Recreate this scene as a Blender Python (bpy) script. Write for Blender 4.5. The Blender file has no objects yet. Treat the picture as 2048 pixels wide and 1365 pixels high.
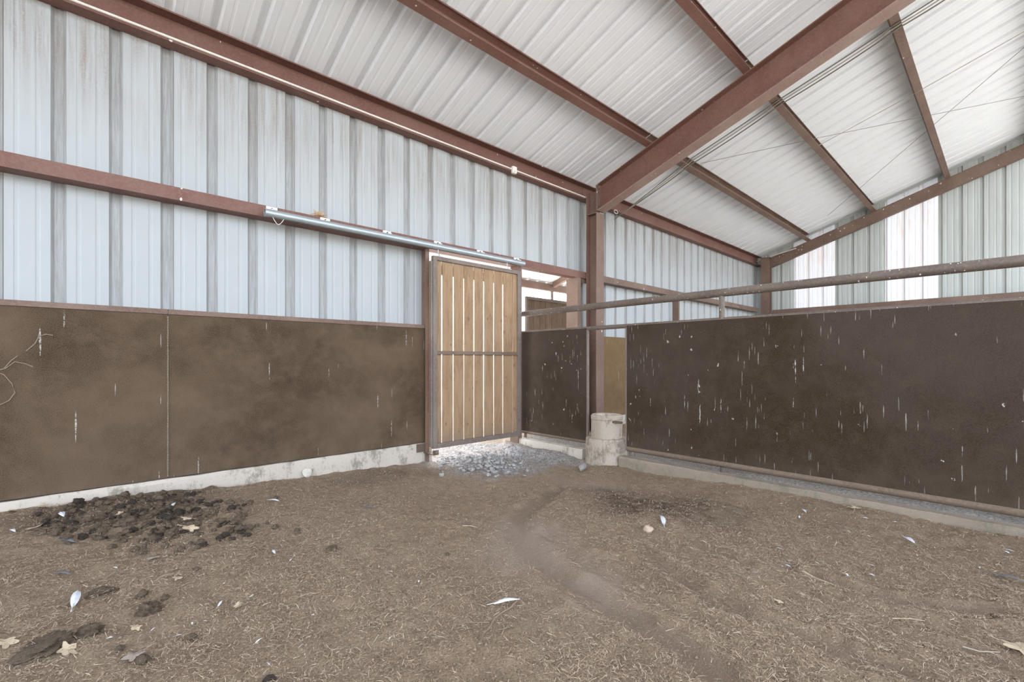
import bpy, bmesh, math, random
import numpy as np
from mathutils import Vector, Matrix
from mathutils import noise as mnoise

# ---------------------------------------------------------------- camera, world, sun, exposure
SC = bpy.context.scene
COL = SC.collection
H = 1.12                       # eye height
YAW = math.radians(42.72)
SN, CS = math.sin(YAW), math.cos(YAW)
FPX, CU, CV = 918.0, 1024.0, 721.5

cam_d = bpy.data.cameras.new('camera')
cam_d.sensor_width = 36.0
cam_d.lens = FPX / 2048 * 36
cam_d.shift_y = 39.0 / 2048
cam_d.clip_start = 0.02
cam_d.clip_end = 500
cam = bpy.data.objects.new('camera', cam_d)
cam.location = (0, 0, H)
cam.rotation_euler = (math.pi / 2, 0, -YAW)
COL.objects.link(cam)
SC.camera = cam

world = bpy.data.worlds.new('world')
SC.world = world
world.use_nodes = True
wn = world.node_tree
bg = wn.nodes['Background']
sky = wn.nodes.new('ShaderNodeTexSky')
sky.sky_type = 'NISHITA'
sky.sun_disc = False
sky.sun_elevation = math.radians(38)
sky.sun_rotation = math.radians(50)
sky.air_density = 1.0
sky.dust_density = 3.0
sky.ozone_density = 1.0
hsv = wn.nodes.new('ShaderNodeHueSaturation')
hsv.inputs['Saturation'].default_value = 0.45
wn.links.new(sky.outputs[0], hsv.inputs['Color'])
wn.links.new(hsv.outputs[0], bg.inputs['Color'])
bg.inputs['Strength'].default_value = 0.36

sun_d = bpy.data.lights.new('sun', 'SUN')
sun_d.energy = 5.6
sun_d.angle = math.radians(1.0)
sun_d.color = (1.0, 0.965, 0.92)
sun = bpy.data.objects.new('sun', sun_d)
SUN_EL, SUN_AZ = math.radians(38), math.radians(50)     # sun stands outside, between +Y and +X
to_sun = Vector((math.sin(SUN_AZ) * math.cos(SUN_EL), math.cos(SUN_AZ) * math.cos(SUN_EL), math.sin(SUN_EL)))
sun.rotation_euler = to_sun.to_track_quat('Z', 'Y').to_euler()
sun.location = to_sun * 60
COL.objects.link(sun)

SC.view_settings.view_transform = 'Standard'
SC.view_settings.look = 'None'
SC.view_settings.exposure = 1.8
SC.view_settings.gamma = 1.0
SC.view_settings.use_curve_mapping = False
SC.cycles.max_bounces = 10
SC.cycles.diffuse_bounces = 7
SC.cycles.glossy_bounces = 3
SC.cycles.transmission_bounces = 4
SC.cycles.sample_clamp_indirect = 8

rnd = random.Random(7)

# ---------------------------------------------------------------- geometry of the place
D = 4.5            # inner face of the eave wall sheets (Y)
XG = 12.95         # gable wall (X)
XL = -4.2          # open end behind the viewer
YR = -2.6          # open high side
RP = 0.3033        # rib pitch
SL = 0.33          # roof slope
SA = math.atan(SL)
PX = 4.30          # pen partition plane (X)
OX0, OX1 = 2.79, 5.53   # door opening in the eave wall
HEAD = H + 1.24    # underside of the girt = head of the opening


def roof_z(y):
    return H + 4.185 - SL * y


def ray(u, v):
    s = (u - CU) / FPX
    return Vector((SN + CS * s, CS - SN * s, (CV - v) / FPX))


def at_y(u, v, Y):
    r = ray(u, v)
    p = r * (Y / r.y)
    return Vector((p.x, p.y, p.z + H))


def at_x(u, v, X):
    r = ray(u, v)
    p = r * (X / r.x)
    return Vector((p.x, p.y, p.z + H))


def at_g(u, v, z=0.03):
    r = ray(u, v)
    p = r * ((z - H) / r.z)
    return Vector((p.x, p.y, z))


def at_roof(u, v, off):
    r = ray(u, v)
    t = (4.185 - off) / (r.z + SL * r.y)
    p = r * t
    return Vector((p.x, p.y, p.z + H))


# ---------------------------------------------------------------- materials
def new_mat(name):
    m = bpy.data.materials.new(name)
    m.use_nodes = True
    nt = m.node_tree
    b = nt.nodes['Principled BSDF']
    return m, nt, b


def N(nt, kind, **kw):
    n = nt.nodes.new(kind)
    for k, v in kw.items():
        setattr(n, k, v)
    return n


def coords(nt, scale=(1, 1, 1), loc=(0, 0, 0), rot=(0, 0, 0)):
    g = N(nt, 'ShaderNodeNewGeometry')
    mp = N(nt, 'ShaderNodeMapping')
    mp.inputs['Scale'].default_value = scale
    mp.inputs['Location'].default_value = loc
    mp.inputs['Rotation'].default_value = rot
    nt.links.new(g.outputs['Position'], mp.inputs['Vector'])
    return mp.outputs[0]


def noise_tex(nt, vec, scale=5, detail=4, rough=0.55, dist=0.0):
    n = N(nt, 'ShaderNodeTexNoise')
    n.inputs['Scale'].default_value = scale
    n.inputs['Detail'].default_value = detail
    n.inputs['Roughness'].default_value = rough
    n.inputs['Distortion'].default_value = dist
    if vec is not None:
        nt.links.new(vec, n.inputs['Vector'])
    return n.outputs['Fac']


def ramp(nt, fac, stops, interp='LINEAR'):
    r = N(nt, 'ShaderNodeValToRGB')
    r.color_ramp.interpolation = interp
    els = r.color_ramp.elements
    while len(els) < len(stops):
        els.new(0.5)
    for e, (p, c) in zip(els, stops):
        e.position = p
        if not isinstance(c, (tuple, list)):
            c = (c, c, c)
        e.color = (*c, 1)
    nt.links.new(fac, r.inputs['Fac'])
    return r.outputs['Color']


def mix(nt, fac, a, b, mode='MIX'):
    m = N(nt, 'ShaderNodeMix', data_type='RGBA', blend_type=mode)
    for sock, val in ((m.inputs[0], fac), (m.inputs[6], a), (m.inputs[7], b)):
        if isinstance(val, (int, float)):
            sock.default_value = val
        elif isinstance(val, (tuple, list)):
            sock.default_value = (*val, 1)
        else:
            nt.links.new(val, sock)
    return m.outputs[2]


def math_n(nt, op, a, b=None, clamp=False):
    m = N(nt, 'ShaderNodeMath', operation=op)
    m.use_clamp = clamp
    for i, val in enumerate((a, b)):
        if val is None:
            continue
        if isinstance(val, (int, float)):
            m.inputs[i].default_value = val
        else:
            nt.links.new(val, m.inputs[i])
    return m.outputs[0]


def bump(nt, b, fac, strength=0.3, dist=0.01):
    bp = N(nt, 'ShaderNodeBump')
    bp.inputs['Strength'].default_value = strength
    bp.inputs['Distance'].default_value = dist
    nt.links.new(fac, bp.inputs['Height'])
    nt.links.new(bp.outputs[0], b.inputs['Normal'])


def sepxyz(nt, axis):
    g = N(nt, 'ShaderNodeNewGeometry')
    s = N(nt, 'ShaderNodeSeparateXYZ')
    nt.links.new(g.outputs['Position'], s.inputs[0])
    return s.outputs[axis]


def maprange(nt, v, a, b, c=0.0, d=1.0):
    m = N(nt, 'ShaderNodeMapRange')
    m.interpolation_type = 'SMOOTHSTEP'
    for i, x in enumerate((a, b, c, d)):
        m.inputs[i + 1].default_value = x
    nt.links.new(v, m.inputs[0])
    return m.outputs[0]


def streaks(nt, axes_scale, radius, gate, seed=0.0, warp=0.22):
    """sparse elongated splashes (droppings, runs): 1 inside, 0 outside"""
    vec = coords(nt, axes_scale, (seed, seed * 1.7, seed * 0.6))
    nz = N(nt, 'ShaderNodeTexNoise')
    nz.inputs['Scale'].default_value = 2.2
    nz.inputs['Detail'].default_value = 5
    nt.links.new(vec, nz.inputs['Vector'])
    add = N(nt, 'ShaderNodeVectorMath', operation='ADD')
    sc = N(nt, 'ShaderNodeVectorMath', operation='SCALE')
    sc.inputs['Scale'].default_value = warp
    nt.links.new(nz.outputs['Color'], sc.inputs[0])
    nt.links.new(vec, add.inputs[0])
    nt.links.new(sc.outputs[0], add.inputs[1])
    v = N(nt, 'ShaderNodeTexVoronoi', voronoi_dimensions='3D')
    v.inputs['Scale'].default_value = 1.0
    nt.links.new(add.outputs[0], v.inputs['Vector'])
    col = N(nt, 'ShaderNodeSeparateColor')
    nt.links.new(v.outputs['Color'], col.inputs[0])
    g = math_n(nt, 'GREATER_THAN', col.outputs[0], gate)
    rr = math_n(nt, 'MULTIPLY', col.outputs[1], radius)
    inside = math_n(nt, 'LESS_THAN', v.outputs['Distance'], rr)
    return math_n(nt, 'MULTIPLY', g, inside)


# painted steel (red-brown primer, dusty)
def steel_paint(name, c1, c2, dust, dust_amt=0.5, spots=True, rough=0.6, gate=0.78):  # mask of real mud that also carries the painted daylight spill
    m, nt, b = new_mat(name)
    n1 = noise_tex(nt, coords(nt), 3.5, 6, 0.65)
    n2 = noise_tex(nt, coords(nt), 60, 3, 0.6)
    c = mix(nt, ramp(nt, n1, [(0.3, 0.0), (0.7, 1.0)]), c1, c2)
    c = mix(nt, ramp(nt, n2, [(0.42, 0.0), (0.75, 0.45)]), c, dust)
    n3 = noise_tex(nt, coords(nt, loc=(3, 1, 7)), 1.6, 5, 0.6)
    c = mix(nt, ramp(nt, n3, [(0.45, 0.0), (0.75, dust_amt)]), c, dust)
    if spots:
        s = streaks(nt, (60, 60, 26) if gate < 0.7 else (14, 14, 9), 0.3 if gate < 0.7 else 0.16, gate, 3.3)
        c = mix(nt, s, c, (0.72, 0.68, 0.62))
    nt.links.new(c, b.inputs['Base Color'])
    b.inputs['Roughness'].default_value = rough
    b.inputs['Specular IOR Level'].default_value = 0.35
    bump(nt, b, n2, 0.25, 0.003)
    return m


M_BROWN = steel_paint('primer_red_brown_steel', (0.15, 0.066, 0.052), (0.185, 0.088, 0.070), (0.25, 0.165, 0.13), 0.32)
M_BROWN_DUST = steel_paint('primer_brown_steel_dusty', (0.13, 0.078, 0.06), (0.175, 0.108, 0.083), (0.27, 0.195, 0.15), 0.55)
M_FLANGE = steel_paint('primer_dusty_bounce_lit_steel', (0.26, 0.165, 0.14), (0.31, 0.21, 0.18), (0.40, 0.31, 0.26), 0.7)  # dusty primer, its paler tone also paints floor-bounced light on the rafter underside
M_GATE = steel_paint('gate_frame_steel', (0.13, 0.10, 0.085), (0.18, 0.14, 0.12), (0.30, 0.25, 0.21), 0.5, False)
M_PIPE = steel_paint('pipe_rail_steel', (0.10, 0.078, 0.065), (0.15, 0.115, 0.095), (0.26, 0.21, 0.17), 0.35, True, 0.5, 0.62)
M_PIPE_LOW = steel_paint('low_pipe_rusted', (0.12, 0.085, 0.06), (0.17, 0.12, 0.085), (0.26, 0.20, 0.15), 0.4, False)


def panel_mat(name, c1, c2, c3, drop_gate, axis_y, scratch=True):
    m, nt, b = new_mat(name)
    big = noise_tex(nt, coords(nt), 1.1, 4, 0.6, 0.4)
    fine = noise_tex(nt, coords(nt), 170, 2, 0.7)
    med = noise_tex(nt, coords(nt, (1, 1, 1), (5, 2, 1)), 6, 6, 0.7)
    c = mix(nt, ramp(nt, big, [(0.35, 0.0), (0.65, 1.0)]), c1, c2)
    c = mix(nt, ramp(nt, med, [(0.45, 0.0), (0.8, 0.5)]), c, c3)
    c = mix(nt, ramp(nt, fine, [(0.38, 0.0), (0.72, 0.6)]), c, c3)
    c = mix(nt, ramp(nt, fine, [(0.2, 0.35), (0.42, 0.0)]), c, tuple(x * 0.45 for x in c1))
    wide = 26 if not axis_y else 26
    s1 = streaks(nt, (52, 52, 2.7), 0.30, drop_gate, 1.0, 0.55)
    s2 = streaks(nt, (95, 95, 6.0), 0.36, drop_gate if axis_y else 0.988, 5.0, 0.5)
    s3 = streaks(nt, (16, 16, 13.0), 0.20, drop_gate + 0.01, 9.0, 0.8)
    brk = ramp(nt, noise_tex(nt, coords(nt, (1.5, 1.5, 0.6)), 75, 3, 0.75), [(0.44, 0.0), (0.54, 1.0)])
    s1 = math_n(nt, 'MULTIPLY', s1, brk)
    s2 = math_n(nt, 'MULTIPLY', s2, ramp(nt, noise_tex(nt, coords(nt, (1, 1, 0.5)), 40, 2), [(0.4, 0.3), (0.6, 1.0)]))
    s3 = math_n(nt, 'MULTIPLY', s3, brk)
    z = sepxyz(nt, 2)
    for s, a in ((s1, 0.75), (s2, 0.42), (s3, 0.8)):
        c = mix(nt, math_n(nt, 'MULTIPLY', s, a), c, (0.62, 0.58, 0.54))
    # rubbed, dusty smears
    sm = noise_tex(nt, coords(nt, (1, 1, 2.4), (8, 8, 8), (0.5, 0.4, 0)), 1.7, 6, 0.75, 1.5)
    c = mix(nt, ramp(nt, sm, [(0.62, 0.0), (0.74, 0.35)]), c, c3)
    # splash of dust along the foot
    lo = maprange(nt, z, 0.42, 0.16)
    lo = math_n(nt, 'MULTIPLY', lo, ramp(nt, med, [(0.35, 0.1), (0.7, 0.55)]))
    c = mix(nt, lo, c, c3)
    nt.links.new(c, b.inputs['Base Color'])
    b.inputs['Roughness'].default_value = 0.75
    b.inputs['Specular IOR Level'].default_value = 0.1
    bump(nt, b, math_n(nt, 'ADD', fine, math_n(nt, 'MULTIPLY', med, 0.8)), 0.35, 0.004)
    return m


M_KICK = panel_mat('kick_panel_brown_steel', (0.036, 0.022, 0.010), (0.108, 0.074, 0.046), (0.17, 0.122, 0.084), 0.972, False)
M_PART = panel_mat('partition_brown_steel', (0.032, 0.020, 0.010), (0.058, 0.042, 0.034), (0.095, 0.070, 0.050), 0.84, True)
M_TAN = panel_mat('tan_kick_panel', (0.13, 0.078, 0.035), (0.17, 0.105, 0.052), (0.24, 0.165, 0.10), 0.97, False)


def sheet_mat(name, base, wall=True, grime=1.0):
    m, nt, b = new_mat(name)
    c = base
    x = sepxyz(nt, 0)
    z = sepxyz(nt, 2)
    n1 = noise_tex(nt, coords(nt, (24, 24, 1.0)), 1.0, 7, 0.72)
    n2 = noise_tex(nt, coords(nt, (1, 1, 1)), 2.3, 5, 0.6)
    n3 = noise_tex(nt, coords(nt, (1, 1, 1)), 70, 3, 0.7)
    c = mix(nt, ramp(nt, n2, [(0.35, 0.0), (0.75, 0.35 if wall else 0.1)]), c, tuple(v * 0.86 for v in base))
    if wall:
        # brown dust runs in the upper half of the wall
        up = maprange(nt, z, H + 1.45, H + 2.2)
        f = math_n(nt, 'MULTIPLY', ramp(nt, n1, [(0.40, 0.0), (0.66, 1.0)]), up)
        f = math_n(nt, 'MULTIPLY', f, ramp(nt, noise_tex(nt, coords(nt, (3, 3, 0.6), (2, 0, 0)), 1.4, 3), [(0.34, 0.15), (0.55, 1.0)]))
        f = math_n(nt, 'MULTIPLY', f, ramp(nt, n3, [(0.3, 0.35), (0.6, 0.85)]))
        c = mix(nt, math_n(nt, 'MULTIPLY', f, grime), c, (0.23, 0.17, 0.13))
        lo = math_n(nt, 'MULTIPLY', maprange(nt, z, H + 0.75, H + 0.4), ramp(nt, n1, [(0.5, 0.0), (0.8, 0.25)]))
        c = mix(nt, lo, c, (0.40, 0.36, 0.33))
    c = mix(nt, ramp(nt, n3, [(0.62, 0.0), (0.8, 0.3)]), c, (0.5, 0.46, 0.42))
    # dirt caught in the rib troughs
    at = N(nt, 'ShaderNodeAttribute')
    at.attribute_name = 'trough'
    n4 = noise_tex(nt, coords(nt, (26, 26, 1.6), (0, 0, 4)), 2.2, 7, 0.78)
    tf = math_n(nt, 'MULTIPLY', math_n(nt, 'MINIMUM', at.outputs['Fac'], 1.0), ramp(nt, n4, [(0.38, 0.04 if wall else 0.0), (0.68, 0.6 * grime if wall else 0.16)]))
    c = mix(nt, tf, c, (0.17, 0.145, 0.12) if wall else (0.42, 0.42, 0.40))
    if wall:
        c = mix(nt, math_n(nt, 'GREATER_THAN', at.outputs['Fac'], 1.5), c, (0.12, 0.095, 0.08))
    nt.links.new(c, b.inputs['Base Color'])
    b.inputs['Roughness'].default_value = 0.5
    b.inputs['Specular IOR Level'].default_value = 0.35
    return m


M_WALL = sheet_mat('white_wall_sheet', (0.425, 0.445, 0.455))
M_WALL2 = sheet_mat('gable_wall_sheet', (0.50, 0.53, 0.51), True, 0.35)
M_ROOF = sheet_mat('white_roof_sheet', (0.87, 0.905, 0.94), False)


def translucent_mat():
    m, nt, b = new_mat('translucent_fibreglass')
    out = nt.nodes['Material Output']
    st = noise_tex(nt, coords(nt, (1, 9, 1.6)), 1.3, 6, 0.7)
    z = sepxyz(nt, 2)
    f = math_n(nt, 'MULTIPLY', ramp(nt, st, [(0.5, 0.0), (0.66, 0.5)]), maprange(nt, z, H + 1.5, H + 2.6))
    c = mix(nt, f, (0.88, 0.90, 0.95), (0.80, 0.62, 0.52))
    at = N(nt, 'ShaderNodeAttribute')
    at.attribute_name = 'trough'
    c = mix(nt, math_n(nt, 'MULTIPLY', at.outputs['Fac'], 0.25), c, (0.66, 0.50, 0.42))
    t = N(nt, 'ShaderNodeBsdfTranslucent')
    nt.links.new(mix(nt, 1.0, c, (0.115, 0.118, 0.122), 'MULTIPLY'), t.inputs['Color'])
    nt.links.new(c, b.inputs['Base Color'])
    b.inputs['Roughness'].default_value = 0.4
    ms = N(nt, 'ShaderNodeMixShader')
    ms.inputs[0].default_value = 0.5
    nt.links.new(b.outputs[0], ms.inputs[1])
    nt.links.new(t.outputs[0], ms.inputs[2])
    nt.links.new(ms.outputs[0], out.inputs['Surface'])
    return m


M_TRANS = translucent_mat()


def concrete_mat(name, c1, c2, stain, amt=0.6):
    m, nt, b = new_mat(name)
    n1 = noise_tex(nt, coords(nt), 4, 6, 0.65)
    n2 = noise_tex(nt, coords(nt), 45, 4, 0.7)
    n3 = noise_tex(nt, coords(nt, (1, 1, 0.6), (4, 4, 4)), 5.5, 7, 0.8)
    c = mix(nt, n1, c1, c2)
    c = mix(nt, ramp(nt, n3, [(0.52, 0.0), (0.62, amt)]), c, stain)
    c = mix(nt, ramp(nt, n2, [(0.58, 0.0), (0.72, 0.4)]), c, tuple(x * 0.7 for x in stain))
    nt.links.new(c, b.inputs['Base Color'])
    b.inputs['Roughness'].default_value = 0.9
    bump(nt, b, n2, 0.4, 0.004)
    return m


M_CURB = concrete_mat('curb_limewashed_concrete', (0.60, 0.535, 0.465), (0.47, 0.41, 0.345), (0.20, 0.175, 0.13), 0.75)
M_CURB2 = concrete_mat('curb_dusty_concrete', (0.32, 0.26, 0.20), (0.24, 0.19, 0.145), (0.15, 0.155, 0.115), 0.6)
M_CONC = concrete_mat('waterer_concrete', (0.46, 0.39, 0.32), (0.35, 0.29, 0.235), (0.13, 0.10, 0.075), 0.7)


def wood_mat(name, c1, c2, knot):
    m, nt, b = new_mat(name)
    oi = N(nt, 'ShaderNodeObjectInfo')
    at = N(nt, 'ShaderNodeAttribute')
    at.attribute_name = 'plank'
    add = N(nt, 'ShaderNodeVectorMath', operation='ADD')
    cmb = N(nt, 'ShaderNodeCombineXYZ')
    nt.links.new(math_n(nt, 'MULTIPLY', at.outputs['Fac'], 13.7), cmb.inputs[2])
    nt.links.new(coords(nt, (14, 14, 1.0)), add.inputs[0])
    nt.links.new(cmb.outputs[0], add.inputs[1])
    grain = noise_tex(nt, add.outputs[0], 2.0, 7, 0.65, 0.8)
    c = mix(nt, ramp(nt, grain, [(0.3, 0.0), (0.7, 1.0)]), c1, c2)
    tone = math_n(nt, 'FRACT', math_n(nt, 'MULTIPLY', at.outputs['Fac'], 7.31))
    c = mix(nt, math_n(nt, 'MULTIPLY', tone, 0.45), c, tuple(x * 0.7 for x in c1))
    # knots
    kv = N(nt, 'ShaderNodeTexVoronoi')
    kv.inputs['Scale'].default_value = 1.0
    add2 = N(nt, 'ShaderNodeVectorMath', operation='ADD')
    nt.links.new(coords(nt, (9.5, 0.1, 6.5)), add2.inputs[0])
    nt.links.new(cmb.outputs[0], add2.inputs[1])
    nt.links.new(add2.outputs[0], kv.inputs['Vector'])
    kc = N(nt, 'ShaderNodeSeparateColor')
    nt.links.new(kv.outputs['Color'], kc.inputs[0])
    kd = math_n(nt, 'DIVIDE', kv.outputs['Distance'], math_n(nt, 'ADD', math_n(nt, 'MULTIPLY', kc.outputs[0], 0.9), 0.25))
    k = ramp(nt, kd, [(0.09, 0.85), (0.22, 0.0)])
    c = mix(nt, k, c, knot)
    k2 = ramp(nt, noise_tex(nt, coords(nt, (9, 9, 2.2)), 2.0, 7, 0.75), [(0.47, 0.0), (0.64, 0.75)])
    c = mix(nt, k2, c, tuple(x * 1.3 for x in knot))
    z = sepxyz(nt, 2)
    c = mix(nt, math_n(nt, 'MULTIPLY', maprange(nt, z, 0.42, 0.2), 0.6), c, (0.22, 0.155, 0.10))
    nt.links.new(c, b.inputs['Base Color'])
    b.inputs['Roughness'].default_value = 0.75
    bump(nt, b, grain, 0.2, 0.003)
    return m


M_WOOD = wood_mat('pine_planks', (0.28, 0.175, 0.095), (0.38, 0.255, 0.15), (0.17, 0.095, 0.05))
M_WOOD_D = wood_mat('weathered_planks', (0.14, 0.09, 0.058), (0.20, 0.13, 0.085), (0.07, 0.045, 0.03))


def plain(name, col, rough=0.6, metal=0.0, var=0.25, scale=30, bmp=0.0):
    m, nt, b = new_mat(name)
    n = noise_tex(nt, coords(nt), scale, 5, 0.65)
    c = mix(nt, n, tuple(x * (1 - var) for x in col), tuple(min(1, x * (1 + var)) for x in col))
    nt.links.new(c, b.inputs['Base Color'])
    b.inputs['Roughness'].default_value = rough
    b.inputs['Metallic'].default_value = metal
    if bmp:
        n2 = noise_tex(nt, coords(nt), 130, 5, 0.75)
        c2 = mix(nt, ramp(nt, n2, [(0.36, 0.75), (0.52, 0.0)]), c, tuple(x * 0.4 for x in col))
        c2 = mix(nt, ramp(nt, n2, [(0.56, 0.0), (0.72, 0.5)]), c2, tuple(min(1, x * 2.2) for x in col))
        nt.links.new(c2, b.inputs['Base Color'])
        bump(nt, b, n2, bmp, 0.012)
    return m


M_GALV = plain('galvanised_steel', (0.42, 0.46, 0.48), 0.42, 0.55, 0.18, 14)
M_WHITE = plain('white_plastic', (0.74, 0.72, 0.68), 0.5, 0, 0.1, 60)
M_CONDUIT = plain('pale_conduit', (0.70, 0.66, 0.60), 0.5, 0, 0.12, 30)
M_CABLE = plain('grey_cable', (0.20, 0.20, 0.17), 0.6, 0, 0.3, 20)
M_CABLE_L = plain('pale_cable', (0.42, 0.38, 0.32), 0.6, 0, 0.3, 20)
M_RUST = plain('rusty_iron', (0.12, 0.085, 0.06), 0.8, 0, 0.4, 40)
M_MANURE = plain('dry_manure', (0.17, 0.122, 0.08), 0.95, 0, 0.5, 60, 1.0)
M_MANURE_D = plain('dark_manure', (0.062, 0.045, 0.031), 0.95, 0, 0.5, 80, 1.0)
M_CLOD = plain('dried_mud', (0.46, 0.435, 0.41), 0.95, 0, 0.3, 50, 0.7)
M_LEAF = plain('dead_leaf', (0.50, 0.40, 0.275), 0.8, 0, 0.25, 90)
M_LEAF_G = plain('grey_dead_leaf', (0.38, 0.32, 0.265), 0.8, 0, 0.25, 90)
M_FEATHER = plain('pigeon_feather', (0.66, 0.68, 0.72), 0.7, 0, 0.2, 60)
M_FEATHER_D = plain('dark_feather', (0.13, 0.13, 0.135), 0.7, 0, 0.4, 60)
M_TWIG = plain('twig_bark', (0.24, 0.17, 0.12), 0.85, 0, 0.35, 60)
M_STONE = plain('pink_stone', (0.46, 0.34, 0.27), 0.85, 0, 0.2, 60)
M_ORANGE = plain('nest_straw', (0.55, 0.36, 0.2), 0.9, 0, 0.3, 60)


def straw_mat():
    m, nt, b = new_mat('straw_litter')
    n = noise_tex(nt, coords(nt), 38, 3, 0.8)
    w = N(nt, 'ShaderNodeTexWhiteNoise')
    at = N(nt, 'ShaderNodeAttribute')
    at.attribute_name = 'tone'
    c = ramp(nt, at.outputs['Fac'], [(0.0, (0.12, 0.078, 0.046)), (0.4, (0.37, 0.27, 0.18)), (0.75, (0.58, 0.455, 0.325)), (1.0, (0.80, 0.67, 0.52))])
    nt.links.new(c, b.inputs['Base Color'])
    b.inputs['Roughness'].default_value = 0.75
    return m


M_STRAW = straw_mat()
M_CRUMB = plain('dirt_crumb', (0.27, 0.19, 0.13), 0.95, 0, 0.5, 25)


def ground_mat():
    m, nt, b = new_mat('stall_dirt')

    def att(name):
        a = N(nt, 'ShaderNodeAttribute')
        a.attribute_name = name
        return a.outputs['Fac']
    big = noise_tex(nt, coords(nt), 1.3, 5, 0.6)
    med = noise_tex(nt, coords(nt), 11, 6, 0.7)
    fine = noise_tex(nt, coords(nt), 120, 4, 0.75)
    c = mix(nt, ramp(nt, big, [(0.3, 0.0), (0.7, 1.0)]), (0.43, 0.31, 0.205), (0.54, 0.405, 0.28))
    c = mix(nt, ramp(nt, med, [(0.4, 0.0), (0.75, 0.6)]), c, (0.26, 0.18, 0.12))
    c = mix(nt, ramp(nt, fine, [(0.5, 0.0), (0.72, 0.7)]), c, (0.60, 0.47, 0.34))
    c = mix(nt, ramp(nt, fine, [(0.32, 0.8), (0.45, 0.0)]), c, (0.09, 0.06, 0.038))
    smooth = mix(nt, ramp(nt, fine, [(0.35, 0.0), (0.7, 0.5)]), (0.36, 0.265, 0.185), (0.44, 0.335, 0.245))
    c = mix(nt, att('track'), c, smooth)
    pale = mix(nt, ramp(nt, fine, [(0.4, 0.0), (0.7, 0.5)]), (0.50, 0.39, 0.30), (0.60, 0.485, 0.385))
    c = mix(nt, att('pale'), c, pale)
    c = mix(nt, math_n(nt, 'MULTIPLY', att('dark'), ramp(nt, med, [(0.3, 0.35), (0.65, 0.95)])), c, (0.085, 0.062, 0.046))
    # dried grey mud by the doorway, cracked; near-white also paints the daylight spilling in
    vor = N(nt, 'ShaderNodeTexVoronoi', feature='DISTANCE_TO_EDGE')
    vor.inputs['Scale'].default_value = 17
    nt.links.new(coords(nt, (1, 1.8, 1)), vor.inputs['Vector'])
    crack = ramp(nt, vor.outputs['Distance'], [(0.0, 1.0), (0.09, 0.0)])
    mud_daylit = mix(nt, ramp(nt, med, [(0.35, 0.0), (0.7, 1.0)]), (0.50, 0.49, 0.48), (0.84, 0.84, 0.86))
    mud_daylit = mix(nt, math_n(nt, 'MULTIPLY', crack, 0.8), mud_daylit, (0.16, 0.14, 0.12))
    c = mix(nt, att('mud'), c, mud_daylit)
    grav = mix(nt, ramp(nt, noise_tex(nt, coords(nt), 55, 3, 0.8), [(0.35, 0.0), (0.65, 1.0)]), (0.22, 0.185, 0.15), (0.58, 0.54, 0.49))
    c = mix(nt, att('gravel'), c, grav)
    yard = mix(nt, med, (0.52, 0.50, 0.46), (0.62, 0.60, 0.55))
    c = mix(nt, att('yard'), c, yard)
    nt.links.new(c, b.inputs['Base Color'])
    b.inputs['Roughness'].default_value = 0.95
    b.inputs['Specular IOR Level'].default_value = 0.15
    hgt = math_n(nt, 'ADD', math_n(nt, 'MULTIPLY', med, 0.6), math_n(nt, 'MULTIPLY', fine, 0.7))
    hgt = math_n(nt, 'SUBTRACT', hgt, math_n(nt, 'MULTIPLY', math_n(nt, 'MULTIPLY', crack, att('mud')), 0.5))
    bump(nt, b, hgt, 1.0, 0.035)
    return m


M_GROUND = ground_mat()


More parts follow.
